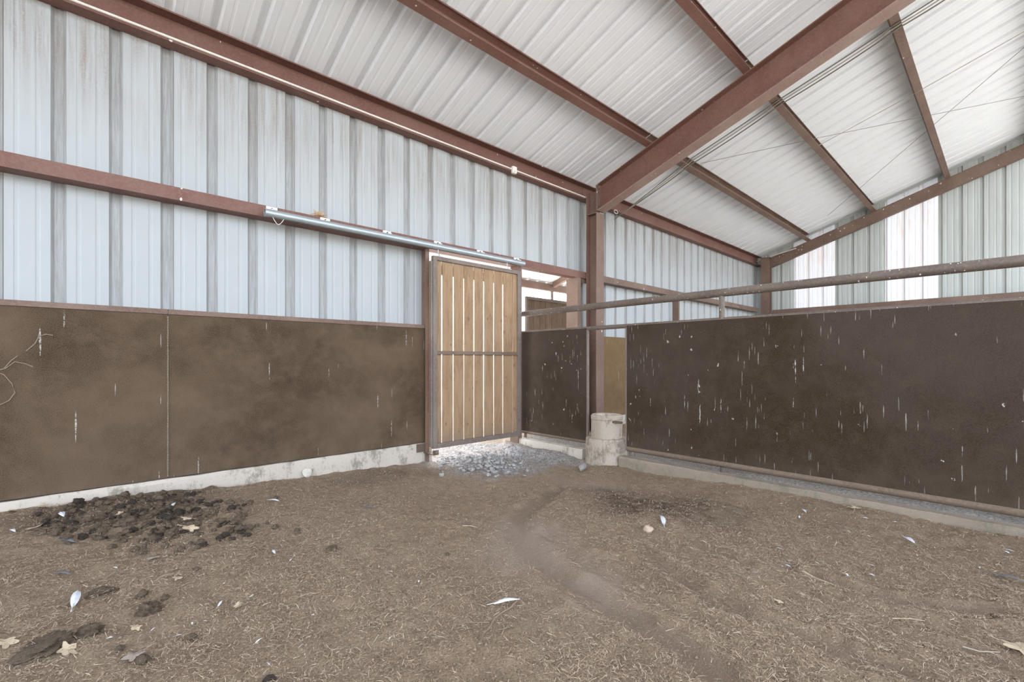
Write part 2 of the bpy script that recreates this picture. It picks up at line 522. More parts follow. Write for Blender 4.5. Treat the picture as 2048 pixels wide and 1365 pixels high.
# ---------------------------------------------------------------- mesh helpers
class MB:
    def __init__(s):
        s.v, s.f, s.att = [], [], {}

    def add(s, vs, fs, tag=None):
        o = len(s.v)
        s.v += [tuple(p) for p in vs]
        s.f += [tuple(i + o for i in f) for f in fs]
        if tag is not None:
            for i in range(len(fs)):
                s.att[len(s.f) - len(fs) + i] = tag
        return s

    def box(s, x0, x1, y0, y1, z0, z1, tag=None):
        vs = [(x, y, z) for z in (z0, z1) for y in (y0, y1) for x in (x0, x1)]
        return s.add(vs, [(0, 2, 3, 1), (4, 5, 7, 6), (0, 1, 5, 4), (2, 6, 7, 3), (0, 4, 6, 2), (1, 3, 7, 5)], tag)

    def prism(s, poly0, poly1):
        """closed polygon swept between two rings of 3-D points"""
        n = len(poly0)
        fs = [tuple(range(n))[::-1], tuple(range(n, 2 * n))]
        for i in range(n):
            j = (i + 1) % n
            fs.append((i, j, n + j, n + i))
        return s.add(list(poly0) + list(poly1), fs)

    def tube(s, pts, r, n=14, caps=True):
        pts = [Vector(p) for p in pts]
        rings = []
        up = Vector((0, 0, 1))
        for i, p in enumerate(pts):
            d = (pts[min(i + 1, len(pts) - 1)] - pts[max(i - 1, 0)]).normalized()
            a = d.cross(up)
            if a.length < 1e-3:
                a = d.cross(Vector((0, 1, 0)))
            a.normalize()
            b2 = d.cross(a).normalized()
            rr = r[i] if isinstance(r, (list, tuple)) else r
            rings.append([p + (a * math.cos(t) + b2 * math.sin(t)) * rr for t in [2 * math.pi * k / n for k in range(n)]])
        vs = [q for ring in rings for q in ring]
        fs = []
        for i in range(len(rings) - 1):
            for k in range(n):
                a0, a1 = i * n + k, i * n + (k + 1) % n
                fs.append((a0, a1, a1 + n, a0 + n))
        if caps:
            fs.append(tuple(range(n))[::-1])
            fs.append(tuple(range((len(rings) - 1) * n, len(rings) * n)))
        return s.add(vs, fs)

    def lathe(s, prof, cx, cy, n=48, wob=None):
        vs, fs = [], []
        for (r, z) in prof:
            for k in range(n):
                t = 2 * math.pi * k / n
                q = wob(t, z) if wob else 0
                vs.append((cx + (r + q) * math.cos(t), cy + (r + q) * math.sin(t), z))
        for i in range(len(prof) - 1):
            for k in range(n):
                a0, a1 = i * n + k, i * n + (k + 1) % n
                fs.append((a0, a1, a1 + n, a0 + n))
        fs.append(tuple(range(n))[::-1])
        fs.append(tuple(range((len(prof) - 1) * n, len(prof) * n)))
        return s.add(vs, fs)

    def build(s, name, mat, parent=None, smooth=None, bev=0.0, attname=None):
        me = bpy.data.meshes.new(name)
        me.from_pydata(s.v, [], s.f)
        me.validate()
        me.update()
        me.materials.append(mat)
        if attname:
            a = me.attributes.new(attname, 'FLOAT', 'FACE')
            for i in range(len(me.polygons)):
                a.data[i].value = s.att.get(i, 0.0)
        o = bpy.data.objects.new(name, me)
        COL.objects.link(o)
        if parent:
            o.parent = parent
        if smooth:
            for p in me.polygons:
                p.use_smooth = True
            me.set_sharp_from_angle(angle=math.radians(smooth))
        if bev:
            md = o.modifiers.new('edge', 'BEVEL')
            md.width = bev
            md.segments = 2
            md.limit_method = 'ANGLE'
        return o


def tag(o, label=None, cat=None, group=None, kind=None):
    if label:
        o['label'] = label
    if cat:
        o['category'] = cat
    if group:
        o['group'] = group
    if kind:
        o['kind'] = kind
    return o


def thing(name, label, cat, loc=(0, 0, 0), group=None):
    o = bpy.data.objects.new(name, None)
    o.empty_display_size = 0.2
    COL.objects.link(o)
    o.location = loc
    return tag(o, label, cat, group)


def part(mb, name, mat, root, **kw):
    """mesh made in world coordinates, hung under an Empty that may stand anywhere"""
    o = mb.build(name, mat, root, **kw)
    r = root
    off = Vector((0, 0, 0))
    while r is not None:
        off += Vector(r.location)
        r = r.parent
    o.data.transform(Matrix.Translation(-off))
    return o


# ---------------------------------------------------------------- ribbed sheets
def rib_profile(a0, a1, c0, pitch=RP):
    """(along, outward, trough) points of a ribbed sheet between a0 and a1, a rib centred on c0"""
    pts = []
    k = math.floor((a0 - c0) / pitch) - 1
    while c0 + k * pitch < a1 + pitch:
        c = c0 + k * pitch
        pts += [(c - 0.040, 0, 0), (c - 0.022, 0.030, 1), (c + 0.022, 0.030, 1), (c + 0.040, 0, 0)]
        if (k + 300) % 3 == 1:
            pts += [(c + 0.0405, -0.0015, 2), (c + 0.0440, -0.0015, 2), (c + 0.0445, 0, 0)]
        for m in (1, 2):
            q = c + pitch * m / 3
            pts += [(q - 0.014, 0, 0), (q - 0.007, 0.0032, 0), (q + 0.007, 0.0032, 0), (q + 0.014, 0, 0)]
        k += 1
    ins = [p for p in pts if a0 < p[0] < a1]

    def cut(a):
        for p, q in zip(pts, pts[1:]):
            if p[0] <= a <= q[0]:
                t = (a - p[0]) / max(1e-9, q[0] - p[0])
                return (a, p[1] + (q[1] - p[1]) * t, 0)
    return [cut(a0)] + ins + [cut(a1)]


def ribbed(mb, prof, f0, f1):
    """strip of quads; f0/f1 map (along, out) to the two edges"""
    for p, q in zip(prof, prof[1:]):
        t = 1.0 if (p[1] > 0.006 or q[1] > 0.006) else 0.0
        if p[2] == 2 and q[2] == 2:
            t = 2.0
        mb.add([f0(p[0], p[1]), f0(q[0], q[1]), f1(q[0], q[1]), f1(p[0], p[1])], [(0, 1, 2, 3)], t)


C0 = D * 0.0338 + 0.0      # a rib centre on the eave wall
wl = MB()
for (xa, xb, za) in ((XL, OX0 - 0.02, 0.05), (OX0 - 0.02, OX1 + 0.02, HEAD + 0.06), (OX1 + 0.02, XG + 0.03, 0.05)):
    ribbed(wl, rib_profile(xa, xb, C0), lambda a, o, z=za: (a, D + o, z), lambda a, o: (a, D + o, roof_z(D + o) - 0.004))
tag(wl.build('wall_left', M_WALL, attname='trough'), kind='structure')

rf = MB()
ribbed(rf, rib_profile(XL - 0.1, XG + 0.12, C0), lambda a, o: (a, D + 0.12, roof_z(D + 0.12) + o), lambda a, o: (a, YR, roof_z(YR) + o))
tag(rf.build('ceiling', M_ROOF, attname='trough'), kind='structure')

# gable wall with two translucent panels
GP, G0 = 0.2985, 0.97
TR = [(0.97 + 0.03, 0.97 + 3 * GP - 0.0), (0.97 + 6 * GP + 0.03, 0.97 + 9 * GP)]
gb = MB()
segs = [(YR, TR[0][0]), (TR[0][1], TR[1][0]), (TR[1][1], D + 0.02)]
for a, b_ in segs:
    ribbed(gb, rib_profile(a, b_, G0, GP), lambda y, o: (XG + o, y, 0.05), lambda y, o: (XG + o, y, roof_z(y) - 0.004))
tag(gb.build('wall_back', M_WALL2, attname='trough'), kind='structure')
for i, (a, b_) in enumerate(TR):
    w = MB()
    ribbed(w, rib_profile(a, b_, G0, GP), lambda y, o: (XG + o, y, H + 0.2), lambda y, o: (XG + o, y, roof_z(y) - 0.004))
    tag(w.build('window_%d' % (i + 1), M_TRANS, attname='trough'), kind='structure')
    w = MB()
    ribbed(w, rib_profile(a, b_, G0, GP), lambda y, o: (XG + o, y, 0.05), lambda y, o: (XG + o, y, H + 0.2))
    tag(w.build('wall_back', M_WALL2, attname='trough'), kind='structure')

# flashing where the roof meets the gable
fl = MB()
for (y0, y1) in ((YR, D),):
    p0 = [(XG - 0.05, y0, roof_z(y0) - 0.006), (XG - 0.004, y0, roof_z(y0) - 0.006), (XG - 0.004, y0, roof_z(y0) - 0.045), (XG - 0.012, y0, roof_z(y0) - 0.045)]
    p1 = [(XG - 0.05, y1, roof_z(y1) - 0.006), (XG - 0.004, y1, roof_z(y1) - 0.006), (XG - 0.004, y1, roof_z(y1) - 0.045), (XG - 0.012, y1, roof_z(y1) - 0.045)]
    fl.prism(p0, p1)
tag(fl.build('trim_1', M_WALL2), kind='structure')


# ---------------------------------------------------------------- steel members
def c_profile(depth, flange, t=0.006, lip=0.02):
    """C section: web on the +a side, open towards -a.  returns (a, b) polygon, top at b=0"""
    return [(0, 0), (-flange, 0), (-flange, -lip), (-flange + t, -lip), (-flange + t, -t), (-t, -t), (-t, -depth + t),
            (-flange + t, -depth + t), (-flange + t, -depth + lip), (-flange, -depth + lip), (-flange, -depth), (0, -depth)]


def c_along_x(x0, x1, y, z, depth, flange, tilt=0.0, lip=0.02, t=0.006):
    mb = MB()
    ring = []
    for a, b_ in c_profile(depth, flange, t, lip):
        yy = y + a * math.cos(tilt) + b_ * math.sin(tilt)
        zz = z - a * math.sin(tilt) + b_ * math.cos(tilt)
        ring.append((yy, zz))
    mb.prism([(x0, p[0], p[1]) for p in ring], [(x1, p[0], p[1]) for p in ring])
    return mb


COLX0, COLX1 = 5.54, 5.72       # column / rafter flanges
COLXM = (COLX0 + COLX1) / 2
# eave struts
for (xa, xb, lab) in ((XL, COLXM - 0.004, 'red-brown steel eave strut along the wall top, carrying the pale conduit'),
                      (COLXM + 0.004, XG - 0.01, 'red-brown steel eave strut beyond the sloping rafter, ending at the gable')):
    o = c_along_x(xa, xb, D - 0.006, roof_z(D) - 0.006, 0.235, 0.115, 0, 0.012).build('eave_strut', M_BROWN)
    tag(o, lab, 'beam', 'eave struts')

# purlins, one length in each bay
P_Y = [3.385, 2.135, 0.94, -0.28, -1.5]
names = ['lowest', 'second', 'third', 'fourth', 'fifth']
for k, y in enumerate(P_Y):
    for (xa, xb, bay) in ((XL, COLXM - 0.012, 0), (COLXM + 0.012, XG - 0.01, 1)):
        root_y = y
        o = c_along_x(xa, xb, y, roof_z(y) - 0.006, 0.185, 0.085, SA, 0.018).build('roof_purlin', M_BROWN if bay == 0 else M_BROWN_DUST)
        lab = ('red-brown steel roof purlin before the big rafter, %s above the eave strut' if bay == 0 else
               'dusty brown roof purlin between rafter and gable, %s above the eave strut') % names[k]
        tag(o, lab, 'purlin', 'roof purlins')

# main rafter: I section, in the frame plane
raf = thing('roof_rafter', 'large red-brown I-beam rafter rising from the column top across the roof', 'rafter', (COLXM, 4.2, H + 2.4))


def raf_z(y, off):
    return roof_z(y) - 0.203 - off


def slab_y(x0, x1, y0, y1, zt0, zt1, zb0, zb1):
    mb = MB()
    mb.prism([(x0, y0, zb0), (x1, y0, zb0), (x1, y0, zt0), (x0, y0, zt0)], [(x0, y1, zb1), (x1, y1, zb1), (x1, y1, zt1), (x0, y1, zt1)])
    return mb


RY0, RY1 = 4.136, YR + 0.05
RD = 0.395
part(slab_y(COLX0, COLX1, RY0, RY1, raf_z(RY0, 0), raf_z(RY1, 0), raf_z(RY0, 0.014), raf_z(RY1, 0.014)), 'top_flange', M_BROWN, raf)
part(slab_y(COLXM - 0.005, COLXM + 0.005, RY0, RY1, raf_z(RY0, 0.014), raf_z(RY1, 0.014), raf_z(RY0, RD - 0.014), raf_z(RY1, RD - 0.014)), 'web', M_BROWN, raf)
part(slab_y(COLX0, COLX1, RY0, RY1, raf_z(RY0, RD - 0.014), raf_z(RY1, RD - 0.014), raf_z(RY0, RD), raf_z(RY1, RD)), 'bottom_flange', M_FLANGE, raf)
part(MB().box(COLX0 + 0.002, COLX1 - 0.002, RY0, RY0 + 0.014, raf_z(RY0, RD - 0.01), raf_z(RY0, 0.02)), 'end_plate', M_BROWN_DUST, raf)
for zz in (0.07, 0.13, 0.34):
    b_ = MB()
    c = Vector((COLX0 + 0.035, RY0 - 0.012, raf_z(RY0, zz)))
    b_.tube([c, c + Vector((0, 0.012, 0))], 0.014, 6)
    part(b_, 'bolt', M_RUST, raf)

# column
colm = thing('steel_column', 'tall red-brown I-beam column by the doorway, carrying the large rafter', 'column', (COLXM, 4.25, 0))
CY0, CY1 = 4.15, 4.345
ctop = raf_z(CY1, 0)
part(MB().box(COLX0, COLX1, CY0, CY0 + 0.012, -0.05, raf_z(4.15, RD) - 0.012), 'inner_flange', M_BROWN_DUST, colm)
part(MB().box(COLX0, COLX1, CY1 - 0.012, CY1, -0.05, ctop), 'outer_flange', M_BROWN, colm)
part(MB().box(COLXM - 0.005, COLXM + 0.005, CY0 + 0.012, CY1 - 0.012, -0.05, ctop), 'web', M_BROWN_DUST, colm)
part(MB().box(COLX0 + 0.004, COLX1 - 0.004, CY0 + 0.002, CY1 - 0.012, raf_z(4.2, RD) - 0.006, raf_z(4.2, RD) + 0.006), 'stiffener_plate', M_BROWN_DUST, colm)
part(MB().box(COLX0, COLX1, CY0 + 0.0, CY0 + 0.012, raf_z(4.15, RD) + 0.008, raf_z(4.16, 0)), 'knee_plate', M_BROWN_DUST, colm)

# rake beam on the gable and its corner column
XB1 = XG - 0.04
XB0 = XB1 - 0.10


def rake_z(y):
    return roof_z(y) - 0.20


rb = thing('rake_beam', 'brown steel beam sloping up along the gable wall below the roof', 'beam', (XB0, 4.2, H + 2.5))
ring = lambda y: [(XB0 + a, y, rake_z(y) + b_) for a, b_ in
                  [(0.012, -0.012), (0, -0.012), (0, 0), (0.1, 0), (0.1, -0.012), (0.022, -0.012), (0.022, -0.233), (0.1, -0.233), (0.1, -0.245), (0, -0.245), (0, -0.233), (0.012, -0.233)]]
part(MB().prism(ring(4.28), ring(YR)), 'channel', M_BROWN_DUST, rb)
cc = thing('corner_column', 'short brown steel column in the far corner under the gable beam', 'column', (12.7, 4.2, 0))
part(MB().box(12.62, 12.632, 4.10, 4.30, -0.05, rake_z(4.2) + 0.0), 'flange', M_BROWN_DUST, cc)
part(MB().box(12.778, 12.79, 4.10, 4.30, -0.05, rake_z(4.2) + 0.0), 'flange', M_BROWN_DUST, cc)
part(MB().box(12.632, 12.778, 4.19, 4.20, -0.05, rake_z(4.2) + 0.0), 'web', M_BROWN_DUST, cc)
part(MB().box(12.61, 12.80, 4.09, 4.31, rake_z(4.2), rake_z(4.2) + 0.014), 'cap_plate', M_BROWN, cc)
br = MB()
br.tube([at_x(1513, 524, 12.85), at_x(1545, 512, 12.7), at_x(1592, 497, 12.6)], 0.012, 8)
tag(br.build('sag_brace', M_CONDUIT), 'thin pale brace rod at the corner of gable beam and eave strut', 'brace')

# girts
GY1, GY0 = D - 0.004, 4.357


def girt_x(x0, x1):
    mb = MB()
    y0, y1, z0, z1 = GY0, GY1, HEAD, HEAD + 0.10
    ringp = [(y0, z0), (y1, z0), (y1, z1), (y1 - 0.008, z1), (y1 - 0.008, z0 + 0.008), (y0 + 0.008, z0 + 0.008), (y0 + 0.008, z1), (y0, z1)]
    return mb.prism([(x0, y, z) for y, z in ringp], [(x1, y, z) for y, z in ringp])


tag(girt_x(XL, COLXM - 0.002).build('wall_girt', M_BROWN), 'long red-brown wall girt holding the sliding door track', 'girt', 'wall girts')
tag(girt_x(COLXM + 0.002, 12.61).build('wall_girt', M_BROWN_DUST), 'dusty brown wall girt on the eave wall beyond the column', 'girt', 'wall girts')
gg = MB()
gg.box(XG - 0.15, XG - 0.006, YR, 4.09, H + 1.19, H + 1.285)
tag(gg.build('wall_girt', M_BROWN_DUST), 'brown girt running across the gable wall below the translucent panels', 'girt', 'wall girts')
clip = MB()
clip.box(5.47, 5.70, GY0 + 0.02, GY0 + 0.03, HEAD - 0.065, HEAD - 0.002)
tag(clip.build('girt_clip', M_RUST), 'small dark steel clip joining the girt to the column', 'clip')

# jambs of the doorway
JZ = HEAD - 0.002


def jamb(x0, x1, label, y1=4.55, z0=0.0, z1=JZ, name='door_jamb', right=False):
    t = thing(name, label, 'door jamb', ((x0 + x1) / 2, 4.4, z0), 'door jambs')
    w_ = 0.008
    part(MB().box(x0, x1, GY0, GY0 + w_, z0, z1), 'front_flange', M_BROWN_DUST, t)
    part(MB().box(*((x1 - w_, x1) if right else (x0, x0 + w_)), GY0 + w_, y1, z0, z1), 'web', M_BROWN_DUST, t)
    part(MB().box(x0, x1, y1, y1 + w_, z0, z1), 'rear_flange', M_BROWN, t)
    return t


jamb(5.355, 5.43, 'brown steel door jamb beside the column, right of the gate outside', 4.57)
jamb(2.728, 2.775, 'brown steel door jamb where the kick panels end, behind the plank door', 4.52, right=True)
jamb(4.13, 4.20, 'brown steel middle post of the doorway behind the plank door edge', 4.50)
o = MB().box(8.46, 8.51, GY0 + 0.02, D - 0.01, 0.0, HEAD - 0.002).build('wall_stud', M_BROWN_DUST)
tag(o, 'slim brown stud on the eave wall, beyond the column under the girt', 'stud')

# ---------------------------------------------------------------- kick panels and curbs
KZ0, KZ1 = H - 0.905, H + 0.385
SEAM = 0.452


def kick(x0, x1, mat, label, top=True, wob=True):
    t = thing('kick_panel', label, 'wall panel', ((x0 + x1) / 2, 4.42, KZ0), 'kick panels on the eave wall')
    part(MB().box(x0, x1, 4.400, 4.408, KZ0, KZ1), 'sheet', mat, t)
    if top:
        m_ = MB()
        m_.box(x0, x1, 4.392, 4.400, KZ1 - 0.028, KZ1 + 0.004)
        m_.box(x0, x1, 4.392, D - 0.01, KZ1 + 0.004, KZ1 + 0.010)
        part(m_, 'top_angle', M_BROWN_DUST if mat is not M_TAN else mat, t)
    return t


kick(XL, SEAM - 0.002, M_KICK, 'brown steel kick panel with scratched peeling marks, left of the welded seam')
kick(SEAM + 0.002, 2.755, M_KICK, 'brown steel kick panel between the welded seam and the plank door')
kick(5.9, 12.6, M_TAN, 'tan kick panel seen through the partition gap behind the waterer', False)
# weld seam
ws = MB()
zz = KZ0 + 0.01
while zz < KZ1 - 0.04:
    ws.box(SEAM - 0.005 + rnd.uniform(-.001, .001), SEAM + 0.003 + rnd.uniform(-.001, .001), 4.394, 4.401, zz, zz + 0.016)
    zz += 0.020
kp = bpy.data.objects['kick_panel']
M_PEEL = plain('peeled_paint', (0.24, 0.19, 0.14), 0.9, 0, 0.4, 80)
for nm_, rad, lines in (('peeling_edge', 0.0032, [[(-30, 745), (10, 738), (30, 724), (50, 728), (66, 734)], [(8, 738), (22, 722), (36, 712)], [(-20, 740), (8, 750), (24, 768), (30, 786), (18, 802), (-10, 815), (-40, 826)], [(78, 668), (77, 675), (70, 688), (52, 703)], [(77, 673), (92, 669), (106, 671)]]),):
    for ln in lines:
        m_ = MB()
        m_.tube([at_y(u, v, 4.398) for u, v in ln], rad, 6)
        part(m_, nm_, M_PEEL, kp)
tag(ws.build('weld_seam', M_PEEL), 'pale stitched weld line running down between the two brown kick panels', 'weld')


def curb(name, x0, x1, y0, y1, z0, z1, mat, along, label, seed):
    """cast concrete curb, front face slightly uneven"""
    mb = MB()
    n = max(2, int((x1 - x0 if along == 'x' else y1 - y0) / 0.04))
    cross = [(0, 0), (0, .35), (0, .7), (0, 0.93), (0.06, 1), (0.5, 1), (1, 1), (1, 0)]
    rings = []
    for i in range(n + 1):
        t = i / n
        rg = []
        for j, (a, b_) in enumerate(cross):
            w1 = mnoise.noise(Vector((t * (n * 0.04) * 3.1 + seed, j * 0.9, 0))) * 0.010 * (1 if j < 5 else 0.4)
            w2 = mnoise.noise(Vector((t * (n * 0.04) * 5.7 + seed, j * 1.7, 4))) * 0.006
            if along == 'x':
                rg.append((x0 + (x1 - x0) * t, y0 + (y1 - y0) * a + w1, z0 + (z1 - z0) * b_ + (w2 if b_ > 0.5 else 0)))
            else:
                rg.append((x0 + (x1 - x0) * a + w1, y0 + (y1 - y0) * t, z0 + (z1 - z0) * b_ + (w2 if b_ > 0.5 else 0)))
        rings.append(rg)
    m_ = len(cross)
    vs = [p for r_ in rings for p in r_]
    fs = []
    for i in range(n):
        for j in range(m_):
            k = (j + 1) % m_
            fs.append((i * m_ + j, i * m_ + k, (i + 1) * m_ + k, (i + 1) * m_ + j))
    fs.append(tuple(range(m_))[::-1])
    fs.append(tuple(range(n * m_, (n + 1) * m_)))
    mb.add(vs, fs)
    return tag(mb.build(name, mat, smooth=35), label, 'curb', 'concrete curbs')


curb('concrete_curb', XL, 2.83, 4.385, 4.495, -0.15, KZ0 - 0.008, M_CURB, 'x', 'whitish concrete curb under the brown kick panels', 1.0)
curb('concrete_curb', 4.15, 4.25, 3.31, 4.62, -0.15, 0.102, M_CURB, 'y', 'whitewashed concrete curb from the doorway to the waterer', 5.0)
curb('concrete_curb', 4.15, 4.25, -2.6, 2.82, -0.15, 0.100, M_CURB2, 'y', 'dusty concrete curb under the long partition panel', 9.0)
curb('concrete_curb', 5.45, 12.9, 4.385, 4.495, -0.15, KZ0 - 0.008, M_CURB, 'x', 'whitish concrete curb under the tan kick panel', 12.0)

# ---------------------------------------------------------------- pen partition
pt = thing('pen_partition', 'dark brown steel pen partition with pipe rails and white droppings', 'partition', (PX, 1.8, 0.1))
RT = H + 0.1455 * PX       # top rail
PT = H + 0.0922 * PX       # top of the panels
PB = H - 0.2214 * PX       # bottom pipe
rail_end = 4.47
mb = MB()
mb.tube([(PX, rail_end, RT), (PX, YR, RT)], 0.038, 20)
part(mb, 'top_rail', M_PIPE, pt, smooth=40)
mb = MB()
mb.tube([(PX, rail_end, PT - 0.022), (PX, YR, PT - 0.022)], 0.024, 16)
part(mb, 'middle_rail', M_PIPE, pt, smooth=40)
mb = MB()
mb.tube([(PX - 0.01, rail_end, PB), (PX - 0.01, 3.33, PB)], 0.021, 16)
part(mb, 'bottom_pipe', M_PIPE_LOW, pt, smooth=40)
mb = MB()
mb.tube([(PX - 0.01, 2.80, PB), (PX - 0.01, YR, PB)], 0.031, 16)
part(mb, 'bottom_pipe', M_PIPE_LOW, pt, smooth=40)


def dented(y0, y1, z0, z1, x, seed):
    """steel sheet, 5 mm, with shallow kick dents"""
    ny, nz = int((y1 - y0) / 0.06) + 1, int((z1 - z0) / 0.06) + 1
    vs, fs = [], []
    for side in (0, 1):
        for i in range(ny + 1):
            for j in range(nz + 1):
                y = y0 + (y1 - y0) * i / ny
                z = z0 + (z1 - z0) * j / nz
                e = min(i, ny - i, j, nz - j)
                d = mnoise.noise(Vector((y * 1.3 + seed, z * 1.6, seed))) * 0.014 * min(1, e / 4)
                vs.append((x + d + (0.006 if side else 0), y, z))
    o2 = (ny + 1) * (nz + 1)
    for i in range(ny):
        for j in range(nz):
            a = i * (nz + 1) + j
            q = (a, a + 1, a + nz + 2, a + nz + 1)
            fs.append(q)
            fs.append(tuple(x_ + o2 for x_ in q[::-1]))
    for i in range(ny):
        for j in (0, nz):
            a = i * (nz + 1) + j
            fs.append((a, a + nz + 1, a + nz + 1 + o2, a + o2))
    for j in range(nz):
        for i in (0, ny):
            a = i * (nz + 1) + j
            fs.append((a, a + 1, a + 1 + o2, a + o2))
    mb = MB()
    mb.add(vs, fs)
    return mb


part(dented(3.345, 4.46, PB, PT - 0.02, PX - 0.024, 2.0), 'steel_sheet', M_PART, pt, smooth=40)
part(dented(YR, 2.80, PB, PT - 0.02, PX - 0.028, 7.0), 'steel_sheet', M_PART, pt, smooth=40)
part(MB().box(PX - 0.030, PX - 0.016, 3.327, 3.345, 0.15, PT - 0.04), 'edge_strip', M_GATE, pt)
part(MB().box(PX - 0.034, PX - 0.016, 2.80, 2.812, 0.15, PT - 0.04), 'edge_strip', M_GATE, pt)
for (y, up) in ((1.80, True), (-1.2, True), (2.77, False), (3.36, False), (4.40, False)):
    mb = MB()
    if up:
        mb.tube([(PX, y, PT - 0.02), (PX, y, RT - 0.03)], 0.026, 14)
    mb.tube([(PX + 0.012, y, 0.03), (PX + 0.012, y, PT - 0.04)], 0.02, 12)
    part(mb, 'post', M_PIPE, pt, smooth=40)

# ---------------------------------------------------------------- concrete waterer
WX, WY = 4.27, 3.065
wt = thing('livestock_waterer', 'round grey concrete waterer stepped in two tiers, in the partition gap', 'waterer', (WX, WY, -0.05))
wob = lambda t, z: 0.004 * math.sin(3 * t + z * 9) + 0.003 * math.sin(7 * t + 2)
R1, R2 = 0.228, 0.172
ZM, ZT = 0.262, 0.515
lower = MB().lathe([(R1 + 0.02, -0.12), (R1 + 0.004, 0.0), (R1, 0.08), (R1, ZM - 0.015), (R1 - 0.012, ZM), (R2 - 0.03, ZM)], WX, WY, 56, wob)
part(lower, 'lower_ring', M_CONC, wt, smooth=40)
upper = MB().lathe([(R2, ZM - 0.01), (R2, ZT - 0.05), (R2 + 0.006, ZT - 0.045), (R2 + 0.006, ZT - 0.014), (R2 - 0.008, ZT), (R2 - 0.055, ZT - 0.004), (R2 - 0.068, ZT - 0.02), (R2 - 0.085, ZT - 0.12), (0.01, ZT - 0.13)], WX, WY, 56, wob)
part(upper, 'upper_ring', M_CONC, wt, smooth=40)
wtr = MB().lathe([(0.092, ZT - 0.11), (0.092, ZT - 0.095), (0.001, ZT - 0.095)], WX, WY, 32)
part(wtr, 'bowl', plain('water_bowl', (0.5, 0.46, 0.42), 0.25, 0, 0.1, 20), wt)
part(MB().box(WX - 0.09, WX - 0.05, 2.815, WY - 0.12, ZT - 0.075, ZT - 0.052), 'bracket', M_RUST, wt, bev=0.004)

# ---------------------------------------------------------------- sliding plank door
DY = 4.25
DX0, DX1 = 2.746, 4.06
DZ0, DZ1 = H - 0.961, H + 1.14
dr = thing('sliding_door', 'pale pine plank sliding door in a brown steel frame, hung in the doorway', 'door', (DX0, DY, DZ0))
T = 0.045
part(MB().box(DX0, DX0 + 0.052, DY - T / 2, DY + T / 2, DZ0, DZ1), 'stile', M_GATE, dr, bev=0.003)
part(MB().box(DX1 - 0.055, DX1, DY - T / 2, DY + T / 2, DZ0, DZ1), 'stile', M_GATE, dr, bev=0.003)
part(MB().box(DX0 - 0.022, DX0 - 0.001, DY - 0.01, DY + 0.03, DZ0 + 0.02, DZ1 - 0.06), 'edge_channel', M_GATE, dr, bev=0.002)
part(MB().box(DX0 + 0.052, DX1 - 0.055, DY - T / 2, DY + T / 2, DZ1 - 0.045, DZ1), 'top_bar', M_GATE, dr, bev=0.003)
part(MB().box(DX0 + 0.052, DX1 - 0.055, DY - T / 2, DY + T / 2, DZ0, DZ0 + 0.055), 'bottom_bar', M_GATE, dr, bev=0.003)
part(MB().box(DX0 + 0.052, DX1 - 0.055, DY - T / 2, DY - T / 2 + 0.022, H + 0.066, H + 0.106), 'middle_bar', M_PIPE_LOW, dr, bev=0.003)
gaps = [884.8, 907.7, 928.6, 948.8, 968.6, 988.4, 1006.7, 1025.8]
gx = [at_y(g, 700, DY).x for g in gaps]
edges = [DX0 + 0.045] + gx + [DX1 - 0.045]
PT_ = 0.012
for i in range(len(edges) - 1):
    gap = lambda e: PT_ * e / DY + (0.007, 0.006, 0.003, 0.004, 0.006, 0.004, 0.004, 0.006, 0.006, 0.006)[i]
    x0 = edges[i] + (0.002 if i else 0)
    x1 = edges[i + 1] - ((gap(edges[i + 1]) - 0.002) if i < len(edges) - 2 else 0)
    p_ = MB().box(x0, x1, DY - 0.0005, DY + PT_, DZ0 + 0.056, DZ1 - 0.046, tag=(i + 1) * 0.137)
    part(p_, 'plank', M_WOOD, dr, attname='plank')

# track with its brackets and the door hangers
TY, TZ = 4.285, H + 1.259
tr = thing('sliding_door_track', 'galvanised tubular door track fixed along the front of the girt', 'door track', (1.1, TY, TZ))
mb = MB()
x0, x1 = 1.10, 4.165
prof = []
for k in range(20):
    a = math.radians(-60 + 300 * k / 19 - 0)
    prof.append((math.sin(a - math.pi / 2 + math.radians(0)) * 0, 0))
outer, inner = [], []
for k in range(19):
    a = math.radians(-65 + 310 * k / 18)
    outer.append((TY + 0.034 * math.cos(a), TZ + 0.034 * math.sin(a)))
    inner.append((TY + 0.030 * math.cos(a), TZ + 0.030 * math.sin(a)))
ringp = outer + inner[::-1]
mb.prism([(x0, y, z) for y, z in ringp], [(x1, y, z) for y, z in ringp])
part(mb, 'rail', M_GALV, tr, smooth=40)
for u in (545, 652, 776, 877, 962, 1035):
    bx = at_y(u, 480, 4.33).x
    m_ = MB()
    m_.box(bx - 0.045, bx + 0.045, GY0 - 0.010, GY0 - 0.001, TZ + 0.03, TZ + 0.077)
    m_.box(bx - 0.02, bx + 0.02, TY - 0.005, GY0 - 0.001, TZ + 0.0345, TZ + 0.042)
    bo = part(m_, 'bracket', M_WHITE, tr, bev=0.002)
    m_ = MB()
    m_.tube([(bx, GY0 - 0.018, TZ + 0.058), (bx, GY0 - 0.010, TZ + 0.058)], 0.008, 6)
    part(m_, 'bolt', M_RUST, bo)
mb = MB()
pts = [Vector((1.16 + 0.09 * t, TY - 0.01, TZ - 0.03 - 0.055 * math.sin(math.pi * t))) for t in [i / 8 for i in range(9)]]
mb.tube(pts, 0.003, 6)
tag(mb.build('string_loop', M_CONDUIT), 'small pale loop of string hanging from the end of the door track', 'string')
